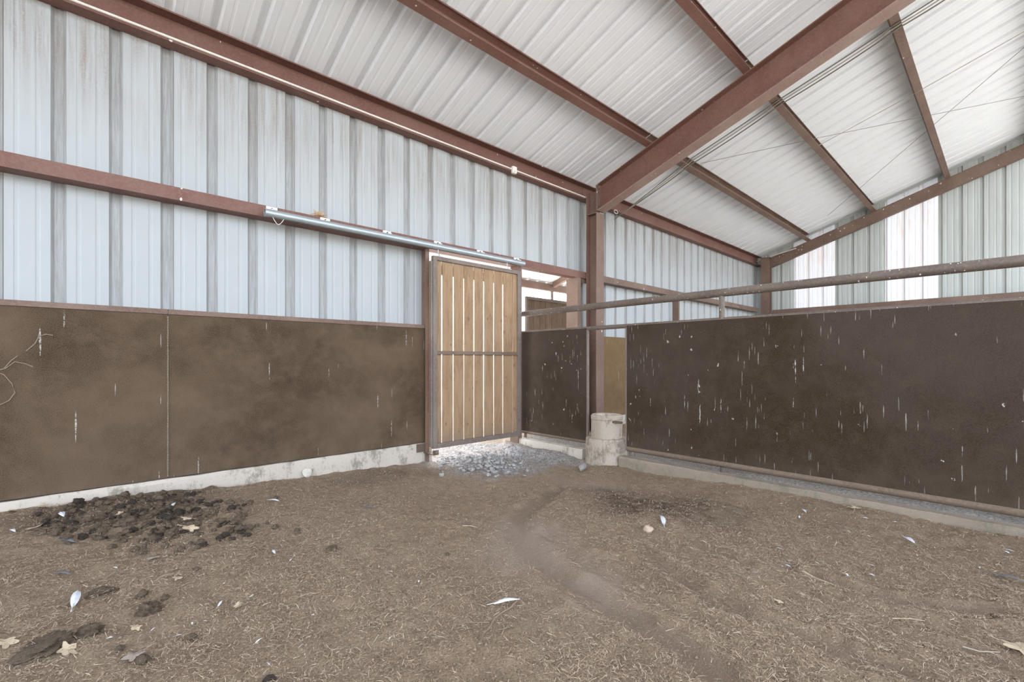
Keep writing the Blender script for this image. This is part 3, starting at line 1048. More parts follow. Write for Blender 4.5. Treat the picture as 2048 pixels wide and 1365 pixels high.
for u in (880, 1018):
    bx = at_y(u, 520, DY).x
    hg = MB()
    hg.tube([(bx, TY - 0.0, TZ - 0.026), (bx, TY - 0.0, TZ - 0.07)], 0.006, 8)
    hg.tube([(bx, TY, TZ - 0.066), (bx + 0.004, DY, DZ1 - 0.002)], 0.006, 8)
    hg.box(bx - 0.03, bx + 0.03, DY - 0.012, DY + 0.012, DZ1, DZ1 + 0.010)
    hh = part(hg, 'hanger', M_GALV, dr)
    for s_ in (-1, 1):
        wv = MB()
        wv.tube([(bx + s_ * 0.022, TY - 0.014, TZ - 0.012), (bx + s_ * 0.022, TY + 0.014, TZ - 0.012)], 0.013, 12)
        part(wv, 'roller', M_RUST, hh)
nb = MB()
for i in range(60):
    c = Vector((at_y(642, 438, 4.33).x + rnd.gauss(0, 0.022), 4.40 + rnd.gauss(0, 0.02), HEAD + 0.10 + abs(rnd.gauss(0, 0.022))))
    d_ = Vector((rnd.gauss(0, 1), rnd.gauss(0, 0.5), rnd.gauss(0, 0.5))).normalized() * 0.03
    nb.tube([c - d_, c + d_], 0.003, 4)
tag(nb.build('bird_nest', M_ORANGE), 'tuft of orange nesting straw on the girt behind a track bracket', 'nest')

# bottom guide of the door
gd = thing('door_guide', 'rusty steel floor guide bolted to the curb under the door corner', 'guide', (2.7, 4.3, 0.1))
gx0 = 2.63
part(MB().box(gx0, gx0 + 0.14, 4.372, 4.384, 0.115, 0.205), 'plate', M_RUST, gd, bev=0.002)
m_ = MB()
m_.box(gx0 + 0.09, gx0 + 0.16, 4.20, 4.384, 0.098, 0.108)
m_.box(gx0 + 0.09, gx0 + 0.16, 4.19, 4.20, 0.098, 0.15)
part(m_, 'channel', M_RUST, gd)
m_ = MB()
m_.tube([(gx0 + 0.13, 4.178, 0.135), (gx0 + 0.13, 4.19, 0.135)], 0.02, 12)
part(m_, 'roller', M_GATE, gd)

# ---------------------------------------------------------------- conduit and wires
cd = thing('electrical_conduit', 'thin pale conduit run along the lower lip of the eave strut', 'conduit', (0, 4.38, H + 2.47))
CZ = roof_z(D) - 0.006 - 0.235 + 0.022
CYY = D - 0.006 - 0.115 - 0.010
boxu = at_y(1028, 343, 4.36)
mb = MB()
mb.tube([(XL + 0.1, CYY, CZ), (boxu.x - 0.035, CYY, CZ)], 0.0095, 12)
mb.tube([(boxu.x + 0.035, CYY, CZ), (COLX0 + 0.25, CYY, CZ)], 0.0095, 12)
part(mb, 'pipe', M_CONDUIT, cd, smooth=40)
jb = thing('junction_box', 'small white electrical box on the conduit near the column', 'electrical box', (boxu.x, CYY, CZ - 0.02))
part(MB().box(boxu.x - 0.034, boxu.x + 0.034, CYY - 0.030, CYY + 0.012, CZ - 0.055, CZ + 0.035), 'housing', M_WHITE, jb, bev=0.006)
part(MB().box(boxu.x - 0.028, boxu.x + 0.028, CYY - 0.036, CYY - 0.030, CZ - 0.045, CZ + 0.028), 'cover', M_WHITE, jb, bev=0.002)
m_ = MB()
m_.tube([(boxu.x - 0.012, CYY - 0.04, CZ - 0.035), (boxu.x - 0.012, CYY - 0.036, CZ - 0.035)], 0.004, 8)
part(m_, 'screw', M_RUST, jb)


def wire(name, pts, r, mat, label, cat='cable', group=None, sag=0.0, n=14):
    out = []
    for a, b_ in zip(pts, pts[1:]):
        for i in range(n):
            t = i / n
            p = Vector(a).lerp(Vector(b_), t)
            p.z -= sag * 4 * t * (1 - t)
            out.append(p)
    out.append(Vector(pts[-1]))
    mb = MB()
    mb.tube(out, r, 6)
    return tag(mb.build(name, mat, smooth=60), label, cat, group)


# cables following the rafter on its far side, slung under the purlins
for k, (x, r, mt, lab) in enumerate(((6.10, 0.0065, M_CABLE, 'grey cable slung closest to the large rafter on its far side'),
                                     (6.17, 0.0065, M_CABLE_L, 'pale cable slung beside the rafter, middle one of the three'),
                                     (6.25, 0.0075, M_CABLE, 'dark cable slung beside the rafter, outermost of the three'))):
    pts = [at_y(1228 + 3 * k, 440 - 3 * k, 4.30)]
    for (u, v) in ((1384, 322), (1560, 204), (1796, 51), (1990, -75)):
        pts.append(at_roof(u + 3 * k - 3, v + 4 * k - 4, 0.21))
    wire('overhead_cable', pts, r, mt, lab, sag=0.006 + 0.006 * k)
lp = MB()
q = [at_y(1232, 424, 4.34) + Vector((0.05 * math.cos(t), 0, 0.03 * math.sin(t))) for t in [2 * math.pi * i / 16 * 1.7 for i in range(17)]]
lp.tube(q, 0.006, 6)
tag(lp.build('cable_coil', M_WHITE), 'small coil of white cable at the knee of rafter and column', 'cable')
pc = [at_roof(1638, 291, 0.20), at_roof(1750, 230, 0.16), at_roof(1840, 181, 0.20), at_roof(2100, 34, 0.2)]
wire('overhead_cable', pc, 0.005, M_CABLE_L, 'thin pale cable crossing from the second purlin up the far roof bay', sag=0.0)
a, b_ = at_roof(1655, 432, 0.19), at_roof(2110, 42, 0.19)
wire('brace_wire', [a, b_], 0.0035, M_CABLE, 'thin dark brace wire rising from gable beam to upper right across the purlins', 'wire')
a, b_, c_ = at_roof(1401, 327, 0.17), at_roof(1636, 276, 0.19), at_roof(2110, 180, 0.19)
wire('brace_wire', [a, b_, c_], 0.0035, M_CABLE, 'thin brace wire running flat from the rafter across the far roof bay', 'wire')

# ---------------------------------------------------------------- outside: lean-to, gate, rail
lo = MB()
LY0, LY1 = D + 0.14, 7.35
ribbed(lo, rib_profile(XL, XG, C0), lambda a, o: (a, LY0, roof_z(LY0) - 0.02 + o), lambda a, o: (a, LY1, roof_z(LY1) - 0.02 + o))
tag(lo.build('lean_to_roof', M_ROOF, attname='trough'), 'white ribbed lean-to roof seen outside through the doorway', 'roof')
tag(MB().box(XL, XG, 7.14, 7.24, roof_z(7.2) - 0.21, roof_z(7.2) - 0.05).build('lean_to_beam', M_BROWN_DUST), 'brown edge beam of the lean-to seen outside through the doorway', 'beam')
s0, s1 = D + 0.16, 7.13
lr = slab_y(7.86, 7.95, s0, s1, roof_z(s0) - 0.03, roof_z(s1) - 0.03, roof_z(s0) - 0.15, roof_z(s1) - 0.15)
tag(lr.build('lean_to_rafter', M_BROWN_DUST), 'short pale brown lean-to rafter above the outdoor gate', 'rafter')
tag(MB().tube([(7.9, 7.19, -0.05), (7.9, 7.19, roof_z(7.2) - 0.21)], 0.035, 14).build('lean_to_post', M_PIPE), 'slim dark post under the lean-to beam behind the outdoor gate', 'post')
og = thing('plank_gate', 'weathered dark plank gate with steel frame standing outside beyond the doorway', 'gate', (6.0, 5.6, 0.1))
OY = 5.6
ga = at_y(1051, 592, OY).x
gz = H + 1.10
gb1 = ga + 1.32
part(MB().box(ga, ga + 0.05, OY - 0.02, OY + 0.02, 0.12, gz), 'stile', M_GATE, og)
part(MB().box(gb1 - 0.05, gb1, OY - 0.02, OY + 0.02, 0.12, gz), 'stile', M_GATE, og)
part(MB().box(ga + 0.05, gb1 - 0.05, OY - 0.02, OY + 0.02, gz - 0.05, gz), 'top_bar', M_GATE, og)
part(MB().box(ga + 0.05, gb1 - 0.05, OY - 0.02, OY + 0.02, 0.12, 0.17), 'bottom_bar', M_GATE, og)
nn = 8
for i in range(nn):
    w_ = (gb1 - ga - 0.1) / nn
    p_ = MB().box(ga + 0.05 + w_ * i + 0.003, ga + 0.05 + w_ * (i + 1) - 0.003, OY, OY + 0.018, 0.171, gz - 0.051, tag=0.2 * i + 0.1)
    part(p_, 'plank', M_WOOD_D, og, attname='plank')
for xx in (gb1 + 0.05, ga - 2.6, gb1 + 2.4):
    pass
tag(MB().tube([(gb1 + 0.05, OY, -0.05), (gb1 + 0.05, OY, gz + 0.05)], 0.045, 14).build('gate_post', M_PIPE), 'steel pipe post on which the outdoor plank gate is hung', 'post')

# ---------------------------------------------------------------- ground
def axis(lo, a, b_, hi, fine, growth=1.25):
    xs = list(np.arange(a, b_ + 1e-6, fine))
    st, x = fine, xs[-1]
    while x < hi:
        st = min(st * growth, 12)
        x += st
        xs.append(x)
    st, x = fine, xs[0]
    pre = []
    while x > lo:
        st = min(st * growth, 12)
        x -= st
        pre.append(x)
    return np.array(pre[::-1] + xs)


gxs = axis(-60, -0.7, 4.75, 80, 0.016)
gys = axis(-60, -0.5, 5.3, 90, 0.016)
GX, GY = np.meshgrid(gxs, gys, indexing='ij')


def vnoise(x, y, seed, scale):
    r = np.random.RandomState(seed)
    tab = r.rand(256, 256)
    xs_, ys_ = x * scale + 1000, y * scale + 1000
    xi, yi = np.floor(xs_).astype(int), np.floor(ys_).astype(int)
    fx, fy = xs_ - xi, ys_ - yi
    fx, fy = fx * fx * (3 - 2 * fx), fy * fy * (3 - 2 * fy)
    g = lambda i, j: tab[i % 256, j % 256]
    return (g(xi, yi) * (1 - fx) * (1 - fy) + g(xi + 1, yi) * fx * (1 - fy) + g(xi, yi + 1) * (1 - fx) * fy + g(xi + 1, yi + 1) * fx * fy) - 0.5


def sstep(a, b_, x):
    t = np.clip((x - a) / (b_ - a), 0, 1)
    return t * t * (3 - 2 * t)


def blob(x, y, cx, cy, rx, ry, ang=0.0, soft=0.5, seed=3):
    c_, s_ = math.cos(ang), math.sin(ang)
    dx, dy = x - cx, y - cy
    a_ = (dx * c_ + dy * s_) / rx
    b2 = (-dx * s_ + dy * c_) / ry
    d_ = np.sqrt(a_ * a_ + b2 * b2) + vnoise(x, y, seed, 3.0) * 0.5 + vnoise(x, y, seed + 1, 9.0) * 0.25
    return 1 - sstep(1 - soft, 1 + soft * 0.4, d_)


def poly_dist(x, y, pts):
    best = np.full(np.shape(x), 1e9)
    for (ax, ay), (bx_, by_) in zip(pts, pts[1:]):
        vx, vy = bx_ - ax, by_ - ay
        t = np.clip(((x - ax) * vx + (y - ay) * vy) / (vx * vx + vy * vy), 0, 1)
        best = np.minimum(best, np.hypot(x - ax - t * vx, y - ay - t * vy))
    return best


def gpts(lst):
    return [tuple(at_g(u, v, 0.0)[:2]) for u, v in lst]


# tyre tracks swinging from the doorway towards the viewer's right
TRACKS = [(gpts([(1105, 985), (1050, 1030), (1030, 1075), (1075, 1120), (1160, 1180), (1290, 1250), (1400, 1320), (1480, 1400)]), 0.075, 0.9),
          (gpts([(1290, 1110), (1380, 1180), (1480, 1230), (1620, 1280), (1800, 1340), (1900, 1400)]), 0.055, 0.7),
          (gpts([(1640, 1155), (1760, 1195), (1880, 1215), (2000, 1225)]), 0.05, 0.8),
          (gpts([(1400, 1100), (1520, 1150), (1640, 1200), (1800, 1262), (1960, 1300), (2100, 1330)]), 0.045, 0.5)]


def masks(x, y):
    tk = np.zeros(np.shape(x))
    rut = np.zeros(np.shape(x))
    jit = vnoise(x, y, 31, 8) * 0.05 + vnoise(x, y, 32, 22) * 0.03
    for pts, w_, amt in TRACKS:
        d_ = poly_dist(x, y, pts) + jit
        tk = np.maximum(tk, amt * (1 - sstep(w_ * 0.7, w_ * 1.35, d_)))
        rut += -0.022 * amt * np.exp(-(d_ / w_) ** 2) + 0.018 * amt * np.exp(-((d_ - w_ * 1.7) / (w_ * 0.5)) ** 2)
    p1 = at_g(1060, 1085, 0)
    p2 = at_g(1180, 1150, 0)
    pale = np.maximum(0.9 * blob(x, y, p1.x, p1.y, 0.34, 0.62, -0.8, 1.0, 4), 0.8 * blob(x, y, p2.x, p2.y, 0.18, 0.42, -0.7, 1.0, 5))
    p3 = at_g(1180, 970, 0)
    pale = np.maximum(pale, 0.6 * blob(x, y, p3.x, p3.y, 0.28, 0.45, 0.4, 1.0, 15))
    p = at_g(1310, 1010, 0)
    dark = blob(x, y, p.x, p.y, 0.42, 0.85, 0.35, 0.8, 6)
    p = at_g(300, 1030, 0)
    dark = np.maximum(dark, 0.9 * blob(x, y, p.x, p.y, 0.78, 0.40, 0.35, 0.6, 7))
    p = at_g(760, 960, 0)
    dark = np.maximum(dark, 0.45 * blob(x, y, p.x, p.y, 0.7, 0.35, 0, 0.7, 8))
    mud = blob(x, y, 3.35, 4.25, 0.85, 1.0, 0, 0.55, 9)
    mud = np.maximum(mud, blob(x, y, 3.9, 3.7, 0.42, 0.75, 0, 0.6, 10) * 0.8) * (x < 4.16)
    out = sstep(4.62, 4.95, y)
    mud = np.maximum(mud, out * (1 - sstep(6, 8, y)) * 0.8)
    grav = (sstep(4.18, 4.22, x)) * (1 - sstep(5.2, 5.8, x)) * (y < 4.4)
    pile = np.clip(1 - np.abs(x - 4.28) / 0.22, 0, 1) * 0
    yard = sstep(6.2, 7.6, y) + sstep(-2.8, -3.6, -(-y)) * 0
    yard = np.maximum(sstep(6.2, 7.6, y), np.maximum(1 - sstep(-4.6, -3.0, y), np.maximum(1 - sstep(-5.6, -4.6, x), sstep(12.9, 13.4, x))))
    return tk, rut, pale, dark, mud, grav, yard


def ground_h(x, y):
    tk, rut, pale, dark, mud, grav, yard = masks(x, y)
    h = 0.135 * sstep(1.6, 4.2, y) * (1 - sstep(-0.5, 2.9, x))
    h = h + 0.06 * sstep(3.6, 4.6, x) * sstep(3.4, 4.5, y)
    h = h + 0.030 * sstep(3.6, 4.15, x) * (1 - sstep(1.0, 2.8, y))
    rough = 1 - 0.75 * np.clip(tk + pale, 0, 1)
    h = h + 0.055 * sstep(4.16, 4.26, x) * (1 - sstep(4.9, 5.6, x)) * (y < 4.5)
    h = h + vnoise(x, y, 1, 0.8) * 0.045
    h = h + vnoise(x, y, 2, 3.2) * 0.028 * rough
    h = h + vnoise(x, y, 3, 11) * 0.016 * rough * (1 + 1.0 * dark + 0.9 * mud)
    h = h + vnoise(x, y, 4, 27) * 0.011 * rough * (1 + 0.6 * dark)
    h = h + rut
    p = at_g(985, 925, 0)
    h = h + 0.05 * np.exp(-((x - p.x) ** 2 + (y - p.y) ** 2) / 0.06) * (1 + vnoise(x, y, 12, 18))
    h = h + 0.055 * np.exp(-((x - 4.02) ** 2) / 0.015 - ((y - 3.75) ** 2) / 0.12)
    p = at_g(250, 1030, 0)
    h = h + 0.02 * np.exp(-((x - p.x) ** 2 + (y - p.y) ** 2) / 0.2)
    flat = np.maximum(sstep(7, 9, y), sstep(8, 12, np.abs(x)))
    return h * (1 - flat)


ZZ = ground_h(GX, GY)
nx, ny = GX.shape
verts = np.stack([GX.ravel(), GY.ravel(), ZZ.ravel()], 1)
idx = np.arange(nx * ny).reshape(nx, ny)
quads = np.stack([idx[:-1, :-1].ravel(), idx[1:, :-1].ravel(), idx[1:, 1:].ravel(), idx[:-1, 1:].ravel()], 1)


def fast_mesh(name, verts, quads, mat, smooth=True):
    me = bpy.data.meshes.new(name)
    k = quads.shape[1]
    me.vertices.add(len(verts))
    me.vertices.foreach_set('co', verts.astype(np.float32).ravel())
    me.loops.add(quads.size)
    me.loops.foreach_set('vertex_index', quads.astype(np.int32).ravel())
    me.polygons.add(len(quads))
    me.polygons.foreach_set('loop_start', np.arange(0, quads.size, k, dtype=np.int32))
    me.polygons.foreach_set('loop_total', np.full(len(quads), k, dtype=np.int32))
    me.update(calc_edges=True)
    me.polygons.foreach_set('use_smooth', np.full(len(quads), smooth, dtype=bool))
    me.materials.append(mat)
    o = bpy.data.objects.new(name, me)
    COL.objects.link(o)
    return o


flo = fast_mesh('floor', verts, quads, M_GROUND)
tag(flo, kind='structure')
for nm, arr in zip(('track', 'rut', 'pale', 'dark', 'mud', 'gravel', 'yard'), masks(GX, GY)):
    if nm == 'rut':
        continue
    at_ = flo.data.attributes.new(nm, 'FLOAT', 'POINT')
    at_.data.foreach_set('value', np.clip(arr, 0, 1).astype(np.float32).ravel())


def gz_at(x, y):
    return float(ground_h(np.array([x]), np.array([y]))[0])


# ---------------------------------------------------------------- loose litter (uncountable)
rs = np.random.RandomState(11)


def inside_pen(x, y):
    return (x < 4.13) & (y < 4.36)


def straw_field(n, xr, yr, lmin, lmax, wmin, wmax, name, label):
    x = rs.uniform(*xr, n)
    y = rs.uniform(*yr, n)
    tk, rut, pale, dark, mud, grav, yard = masks(x, y)
    clump = vnoise(x, y, 41, 2.2) + vnoise(x, y, 42, 6.5) * 0.8 + 0.5
    dens = np.clip(0.30 + 0.9 * clump, 0.08, 1) * (1 - 0.93 * tk) * (1 - 0.93 * pale) * (1 - 0.6 * dark) * (1 - 0.95 * mud)
    dens = dens * (1 - 0.72 * sstep(2.2, 3.9, np.hypot(x * 0.75, y * 0.9)) * (x > y * 0.35))
    # thins out with distance from the stall's middle, the straw lies mostly there
    keep = (rs.rand(n) < dens) & inside_pen(x, y)
    x, y = x[keep], y[keep]
    n = len(x)
    z = ground_h(x, y)
    L = rs.uniform(0, 1, n) ** 2.2 * (lmax - lmin) + lmin
    W = rs.uniform(wmin, wmax, n)
    a = rs.uniform(0, 2 * np.pi, n)
    pit = rs.normal(0, 0.16, n)
    dx, dy, dz = np.cos(a) * np.cos(pit), np.sin(a) * np.cos(pit), np.sin(pit)
    px, py = -np.sin(a), np.cos(a)
    bend = rs.normal(0, 0.05, n) * L
    lift = rs.uniform(0.001, 0.014, n) + np.abs(dz) * L * 0.35
    V = np.zeros((n, 6, 3))
    for j, t in enumerate((-0.5, 0.0, 0.5)):
        cx_ = x + dx * L * t + px * bend * (1 if t == 0 else 0)
        cy_ = y + dy * L * t + py * bend * (1 if t == 0 else 0)
        cz_ = z + lift + dz * L * t + (0.0015 if t == 0 else 0)
        tilt = rs.normal(0, 0.3, n) * W
        for s_, k in ((-0.5, 0), (0.5, 1)):
            V[:, j * 2 + k, 0] = cx_ + px * W * s_
            V[:, j * 2 + k, 1] = cy_ + py * W * s_
            V[:, j * 2 + k, 2] = cz_ + tilt * s_
    base = (np.arange(n) * 6)[:, None]
    q = np.concatenate([base + np.array([0, 1, 3, 2]), base + np.array([2, 3, 5, 4])], 1).reshape(-1, 4)
    o = fast_mesh(name, V.reshape(-1, 3), q, M_STRAW, False)
    tone = np.repeat(np.clip(rs.beta(2, 2.2, n), 0, 1), 2).astype(np.float32)
    a_ = o.data.attributes.new('tone', 'FLOAT', 'FACE')
    a_.data.foreach_set('value', tone)
    return tag(o, label, 'straw', kind='stuff')


straw_field(420000, (-0.6, 4.15), (-0.4, 4.35), 0.004, 0.040, 0.0007, 0.0019, 'straw', 'chopped straw bits strewn over the whole brown dirt floor')


def crumbs(n, name, label, smin, smax, mat, region=None, bias=None):
    x = rs.uniform(-0.6, 4.15, n)
    y = rs.uniform(-0.4, 4.35, n)
    tk, rut, pale, dark, mud, grav, yard = masks(x, y)
    w_ = (0.25 + 0.75 * dark + 0.5 * mud) * (1 - 0.8 * tk) * (1 - 0.8 * pale)
    keep = (rs.rand(n) < w_) & inside_pen(x, y)
    x, y = x[keep], y[keep]
    n = len(x)
    z = ground_h(x, y)
    s = smin + (smax - smin) * rs.rand(n) ** 3
    base = np.array([[1, 0, 0], [-1, 0, 0], [0, 1, 0], [0, -1, 0], [0, 0, 0.8], [0, 0, -0.8]], float)
    V = base[None] * s[:, None, None] * rs.uniform(0.6, 1.2, (n, 6, 3))
    a = rs.uniform(0, 6.28, n)
    ca, sa_ = np.cos(a)[:, None], np.sin(a)[:, None]
    vx = V[..., 0] * ca - V[..., 1] * sa_
    vy = V[..., 0] * sa_ + V[..., 1] * ca
    V = np.stack([vx + x[:, None], vy + y[:, None], V[..., 2] + (z + s * 0.35)[:, None]], -1)
    t_ = np.array([[0, 2, 4], [2, 1, 4], [1, 3, 4], [3, 0, 4], [2, 0, 5], [1, 2, 5], [3, 1, 5], [0, 3, 5]])
    q = ((np.arange(n) * 6)[:, None, None] + t_[None]).reshape(-1, 3)
    o = fast_mesh(name, V.reshape(-1, 3), q, mat, True)
    return tag(o, label, 'dirt', kind='stuff')


crumbs(42000, 'dirt_crumbs', 'small crumbs of brown dirt scattered over the stall floor', 0.0015, 0.011, M_CRUMB)

# ---------------------------------------------------------------- countable litter
def lump_mesh(name, seed, mat, sx=1.0, sy=0.8, sz=0.65, rough=0.22, sub=3):
    bm = bmesh.new()
    bmesh.ops.create_icosphere(bm, subdivisions=sub, radius=1.0)
    for v in bm.verts:
        d_ = 1 + rough * mnoise.noise(v.co * 1.3 + Vector((seed * 5.1, seed, 0))) + rough * 0.5 * mnoise.noise(v.co * 4.0 + Vector((seed, 3, seed)))
        v.co = v.co * d_
        v.co.x *= sx
        v.co.y *= sy
        v.co.z *= sz
    me = bpy.data.meshes.new(name)
    bm.to_mesh(me)
    bm.free()
    for p in me.polygons:
        p.use_smooth = True
    me.materials.append(mat)
    return me


def drop(me, name, x, y, size, label, cat, group=None, sink=0.35, rz=None, tilt=0.3, zadd=0.0):
    o = bpy.data.objects.new(name, me)
    COL.objects.link(o)
    o.location = (x, y, gz_at(x, y) + size * (0.65 - sink) + zadd)
    o.scale = (size, size, size)
    o.rotation_euler = (rnd.uniform(-tilt, tilt), rnd.uniform(-tilt, tilt), rnd.uniform(0, 6.28) if rz is None else rz)
    return tag(o, label, cat, group)


MAN = [lump_mesh('manure_ball', i, M_MANURE if i % 5 else M_MANURE_D, 1.0 + 0.25 * (i % 2), 0.78, 0.62, 0.55) for i in range(9)]
HL = 'brown manure ball in the heap by the curb'
cnt = 0
spots = []
tries = 0
while cnt < 235 and tries < 9000:
    tries += 1
    u = rnd.gauss(290, 125)
    v = rnd.gauss(1036, 27)
    e_ = ((u - 290) / 240) ** 2 + ((v - 1038) / 60) ** 2
    lim = 990 - (u - 60) * 0.045
    if e_ > 1.1 or v < lim or u < 60:
        continue
    p = at_g(u, v, 0.10)
    if p.y > 4.31:
        continue
    s_ = rnd.uniform(0.013, 0.026) * (1.0 if rnd.random() < 0.85 else 1.3)
    if any((p.x - q[0]) ** 2 + (p.y - q[1]) ** 2 < (0.85 * (s_ + q[2])) ** 2 for q in spots):
        continue
    spots.append((p.x, p.y, s_))
    drop(rnd.choice(MAN), 'manure_ball', p.x, p.y, s_, HL, 'manure', 'manure balls in the heap by the curb', 0.25)
    cnt += 1
# second, upper layer of the heap
for i in range(26):
    b0 = rnd.choice([s for s in spots if s[1] > 2.5])
    x_, y_ = b0[0] + rnd.uniform(-.015, .015), min(4.31, b0[1] + rnd.uniform(-.015, .015))
    drop(rnd.choice(MAN), 'manure_ball', x_, y_, rnd.uniform(0.02, 0.03), HL, 'manure', 'manure balls in the heap by the curb', 0.2, zadd=0.025)

for (u, v, s_, lab) in ((595, 1074, 0.022, 'round black manure ball lying alone right of the heap'),
                        (285, 1123, 0.026, 'oval dark manure ball just below the heap beside a grey leaf'),
                        (283, 1206, 0.028, 'dark manure ball above the hairy clump on the left floor'),
                        (285, 1325, 0.026, 'large dark manure ball at the lower left edge of the floor'),
                        (224, 1116, 0.022, 'brown manure ball alone under the left half of the heap'),
                        (330, 1213, 0.02, 'brown manure ball immediately right of the hairy clump'),
                        (393, 1155, 0.018, 'small dark manure ball between heap and hairy clump'),
                        (550, 1068, 0.024, 'brown manure ball touching soil left of the round black one'),
                        (552, 1008, 0.019, 'small manure ball above the right tip of the heap'),
                        (380, 1273, 0.021, 'flattish brown manure ball low in the middle left floor'),
                        (240, 1302, 0.018, 'small manure ball left of the large dark one at the lower edge'),
                        (540, 1350, 0.02, 'dark manure ball at the bottom edge, right of the others'),
                        (895, 1105, 0.014, 'tiny black manure bit on straw in the centre of the floor'),
                        (1990, 1222, 0.012, 'tiny black clod at the end of the far right wheel track')):
    p = at_g(u, v, 0.03)
    drop(MAN[int(u) % 9], 'manure_ball', p.x, p.y, s_, lab, 'manure', None, 0.3)
HAIRY = [lump_mesh('manure_clump', 20 + i, M_MANURE, 1, 0.85, 0.6, 0.55, 4) for i in range(2)]
for me_ in HAIRY:
    bm = bmesh.new()
    bm.from_mesh(me_)
    hr = random.Random(3)
    base_v = [v.co.copy() for v in bm.verts if v.co.z > -0.1]
    for _ in range(170):
        c_ = hr.choice(base_v)
        d_ = (c_.normalized() + Vector((hr.gauss(0, .7), hr.gauss(0, .7), hr.gauss(0, .5)))).normalized() * hr.uniform(0.15, 0.5)
        n_ = d_.orthogonal().normalized() * 0.022
        a1, a2, a3 = bm.verts.new(c_ * 0.95 + n_), bm.verts.new(c_ * 0.95 - n_), bm.verts.new(c_ + d_)
        bm.faces.new((a1, a2, a3))
    bm.to_mesh(me_)
    bm.free()
for (u, v, s_, lab) in ((296, 1234, 0.045, 'shaggy dark clump of manure and straw on the left floor'),
                        (665, 1107, 0.03, 'shaggy dark clump of manure near the middle, by a pale flake'),
                        (255, 1072, 0.045, 'dark shaggy clump at the front edge of the manure heap'),
                        (85, 1310, 0.075, 'broad trodden manure patch in the lower left corner'),
                        (200, 1195, 0.05, 'low crumbled brown clump above the white barred feather'),
                        (180, 1275, 0.04, 'crumbled brown clump left of the pale leaf near the bottom')):
    p = at_g(u, v, 0.03)
    o = drop(HAIRY[int(u) % 2], 'manure_clump', p.x, p.y, s_, lab, 'manure', None, 0.45, tilt=0.1)
    if s_ > 0.044 and u != 296 and u != 255:
        o.scale.z = s_ * 0.35
        o.location.z -= s_ * 0.1

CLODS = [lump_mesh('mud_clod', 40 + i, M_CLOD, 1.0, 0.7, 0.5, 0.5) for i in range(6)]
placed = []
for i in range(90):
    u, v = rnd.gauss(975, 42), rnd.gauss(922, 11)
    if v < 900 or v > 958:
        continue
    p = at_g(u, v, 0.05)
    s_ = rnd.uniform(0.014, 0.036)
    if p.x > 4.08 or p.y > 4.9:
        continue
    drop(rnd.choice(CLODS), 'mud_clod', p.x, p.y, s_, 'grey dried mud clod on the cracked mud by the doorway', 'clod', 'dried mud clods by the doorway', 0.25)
p = at_g(1165, 934, 0.03)
o = drop(CLODS[2], 'mud_ridge', p.x, p.y, 0.09, 'long grey ridge of dried mud left of the waterer foot', 'clod', None, 0.4, rz=0.6, tilt=0.05)
o.scale = (0.13, 0.05, 0.05)
p = at_g(1296, 1062, 0.02)
drop(lump_mesh('stone', 60, M_STONE, 1, 0.8, 0.75, 0.4), 'stone', p.x, p.y, 0.03, 'pinkish tan stone on the dark soil in front of the partition', 'stone', None, 0.2)


def leaf_mesh(seed, mat, name='dead_leaf'):
    r_ = random.Random(seed)
    n = 26
    vs, fs = [(0, 0, 0.0)], []
    for k in range(n):
        t = 2 * math.pi * k / n
        rad = 0.75 + 0.22 * math.sin(5 * t + seed) + 0.10 * r_.uniform(-1, 1)
        x_, y_ = rad * math.cos(t) * 1.25, rad * math.sin(t) * 0.75
        vs.append((x_, y_, 0.16 * math.sin(2 * t + seed) * rad + 0.05 * r_.random()))
    for k in range(n):
        fs.append((0, 1 + k, 1 + (k + 1) % n))
    mb = MB()
    mb.add(vs, fs)
    mb.tube([(-1.1, 0, 0.02), (-1.75, 0.08, 0.05)], 0.035, 5)
    me = bpy.data.meshes.new(name)
    me.from_pydata(mb.v, [], mb.f)
    me.materials.append(mat)
    return me


LEAF = [leaf_mesh(i, M_LEAF) for i in range(4)]
LEAFG = [leaf_mesh(10 + i, M_LEAF_G) for i in range(2)]
leaves = [(70, 1054, 0.050, 0, 'large tan dead leaf left of the manure heap'),
          (25, 1026, 0.045, 0, 'tan dead leaf against the curb at the far left edge'),
          (85, 1017, 0.036, 0, 'small tan dead leaf touching the curb above the heap\'s left end'),
          (380, 1083, 0.045, 0, 'tan leaf standing on the right front edge of the heap'),
          (374, 1034, 0.030, 0, 'pale curled leaf on top of the heap, right half'),
          (240, 1060, 0.028, 0, 'small pale leaf in the middle of the manure heap'),
          (308, 1132, 0.042, 1, 'greyish lobed leaf below the heap, beside the oval manure ball'),
          (356, 1171, 0.034, 0, 'pale lobed leaf alone on the left floor, halfway down'),
          (272, 1260, 0.026, 0, 'small tan leaf under the shaggy dark clump'),
          (268, 1312, 0.040, 1, 'curled tan leaf beside the large dark manure ball'),
          (135, 1308, 0.040, 0, 'flat pale leaf near the lower left corner'),
          (12, 1298, 0.042, 0, 'tan leaf cut by the left picture edge near the bottom'),
          (335, 1095, 0.026, 0, 'small pale leaf right under the middle of the heap'),
          (476, 1213, 0.022, 0, 'tiny tan leaf in the middle left straw'),
          (558, 970, 0.026, 0, 'small tan leaf below the curb, left of the white disc'),
          (1715, 1025, 0.040, 0, 'tan leaf lying against the partition curb'),
          (2040, 1281, 0.055, 0, 'large pale leaf at the right edge near the bottom'),
          (1556, 1192, 0.022, 0, 'small curled pale leaf between the wheel tracks'),
          (1015, 1050, 0.022, 0, 'tiny tan leaf on bare soil in the centre')]
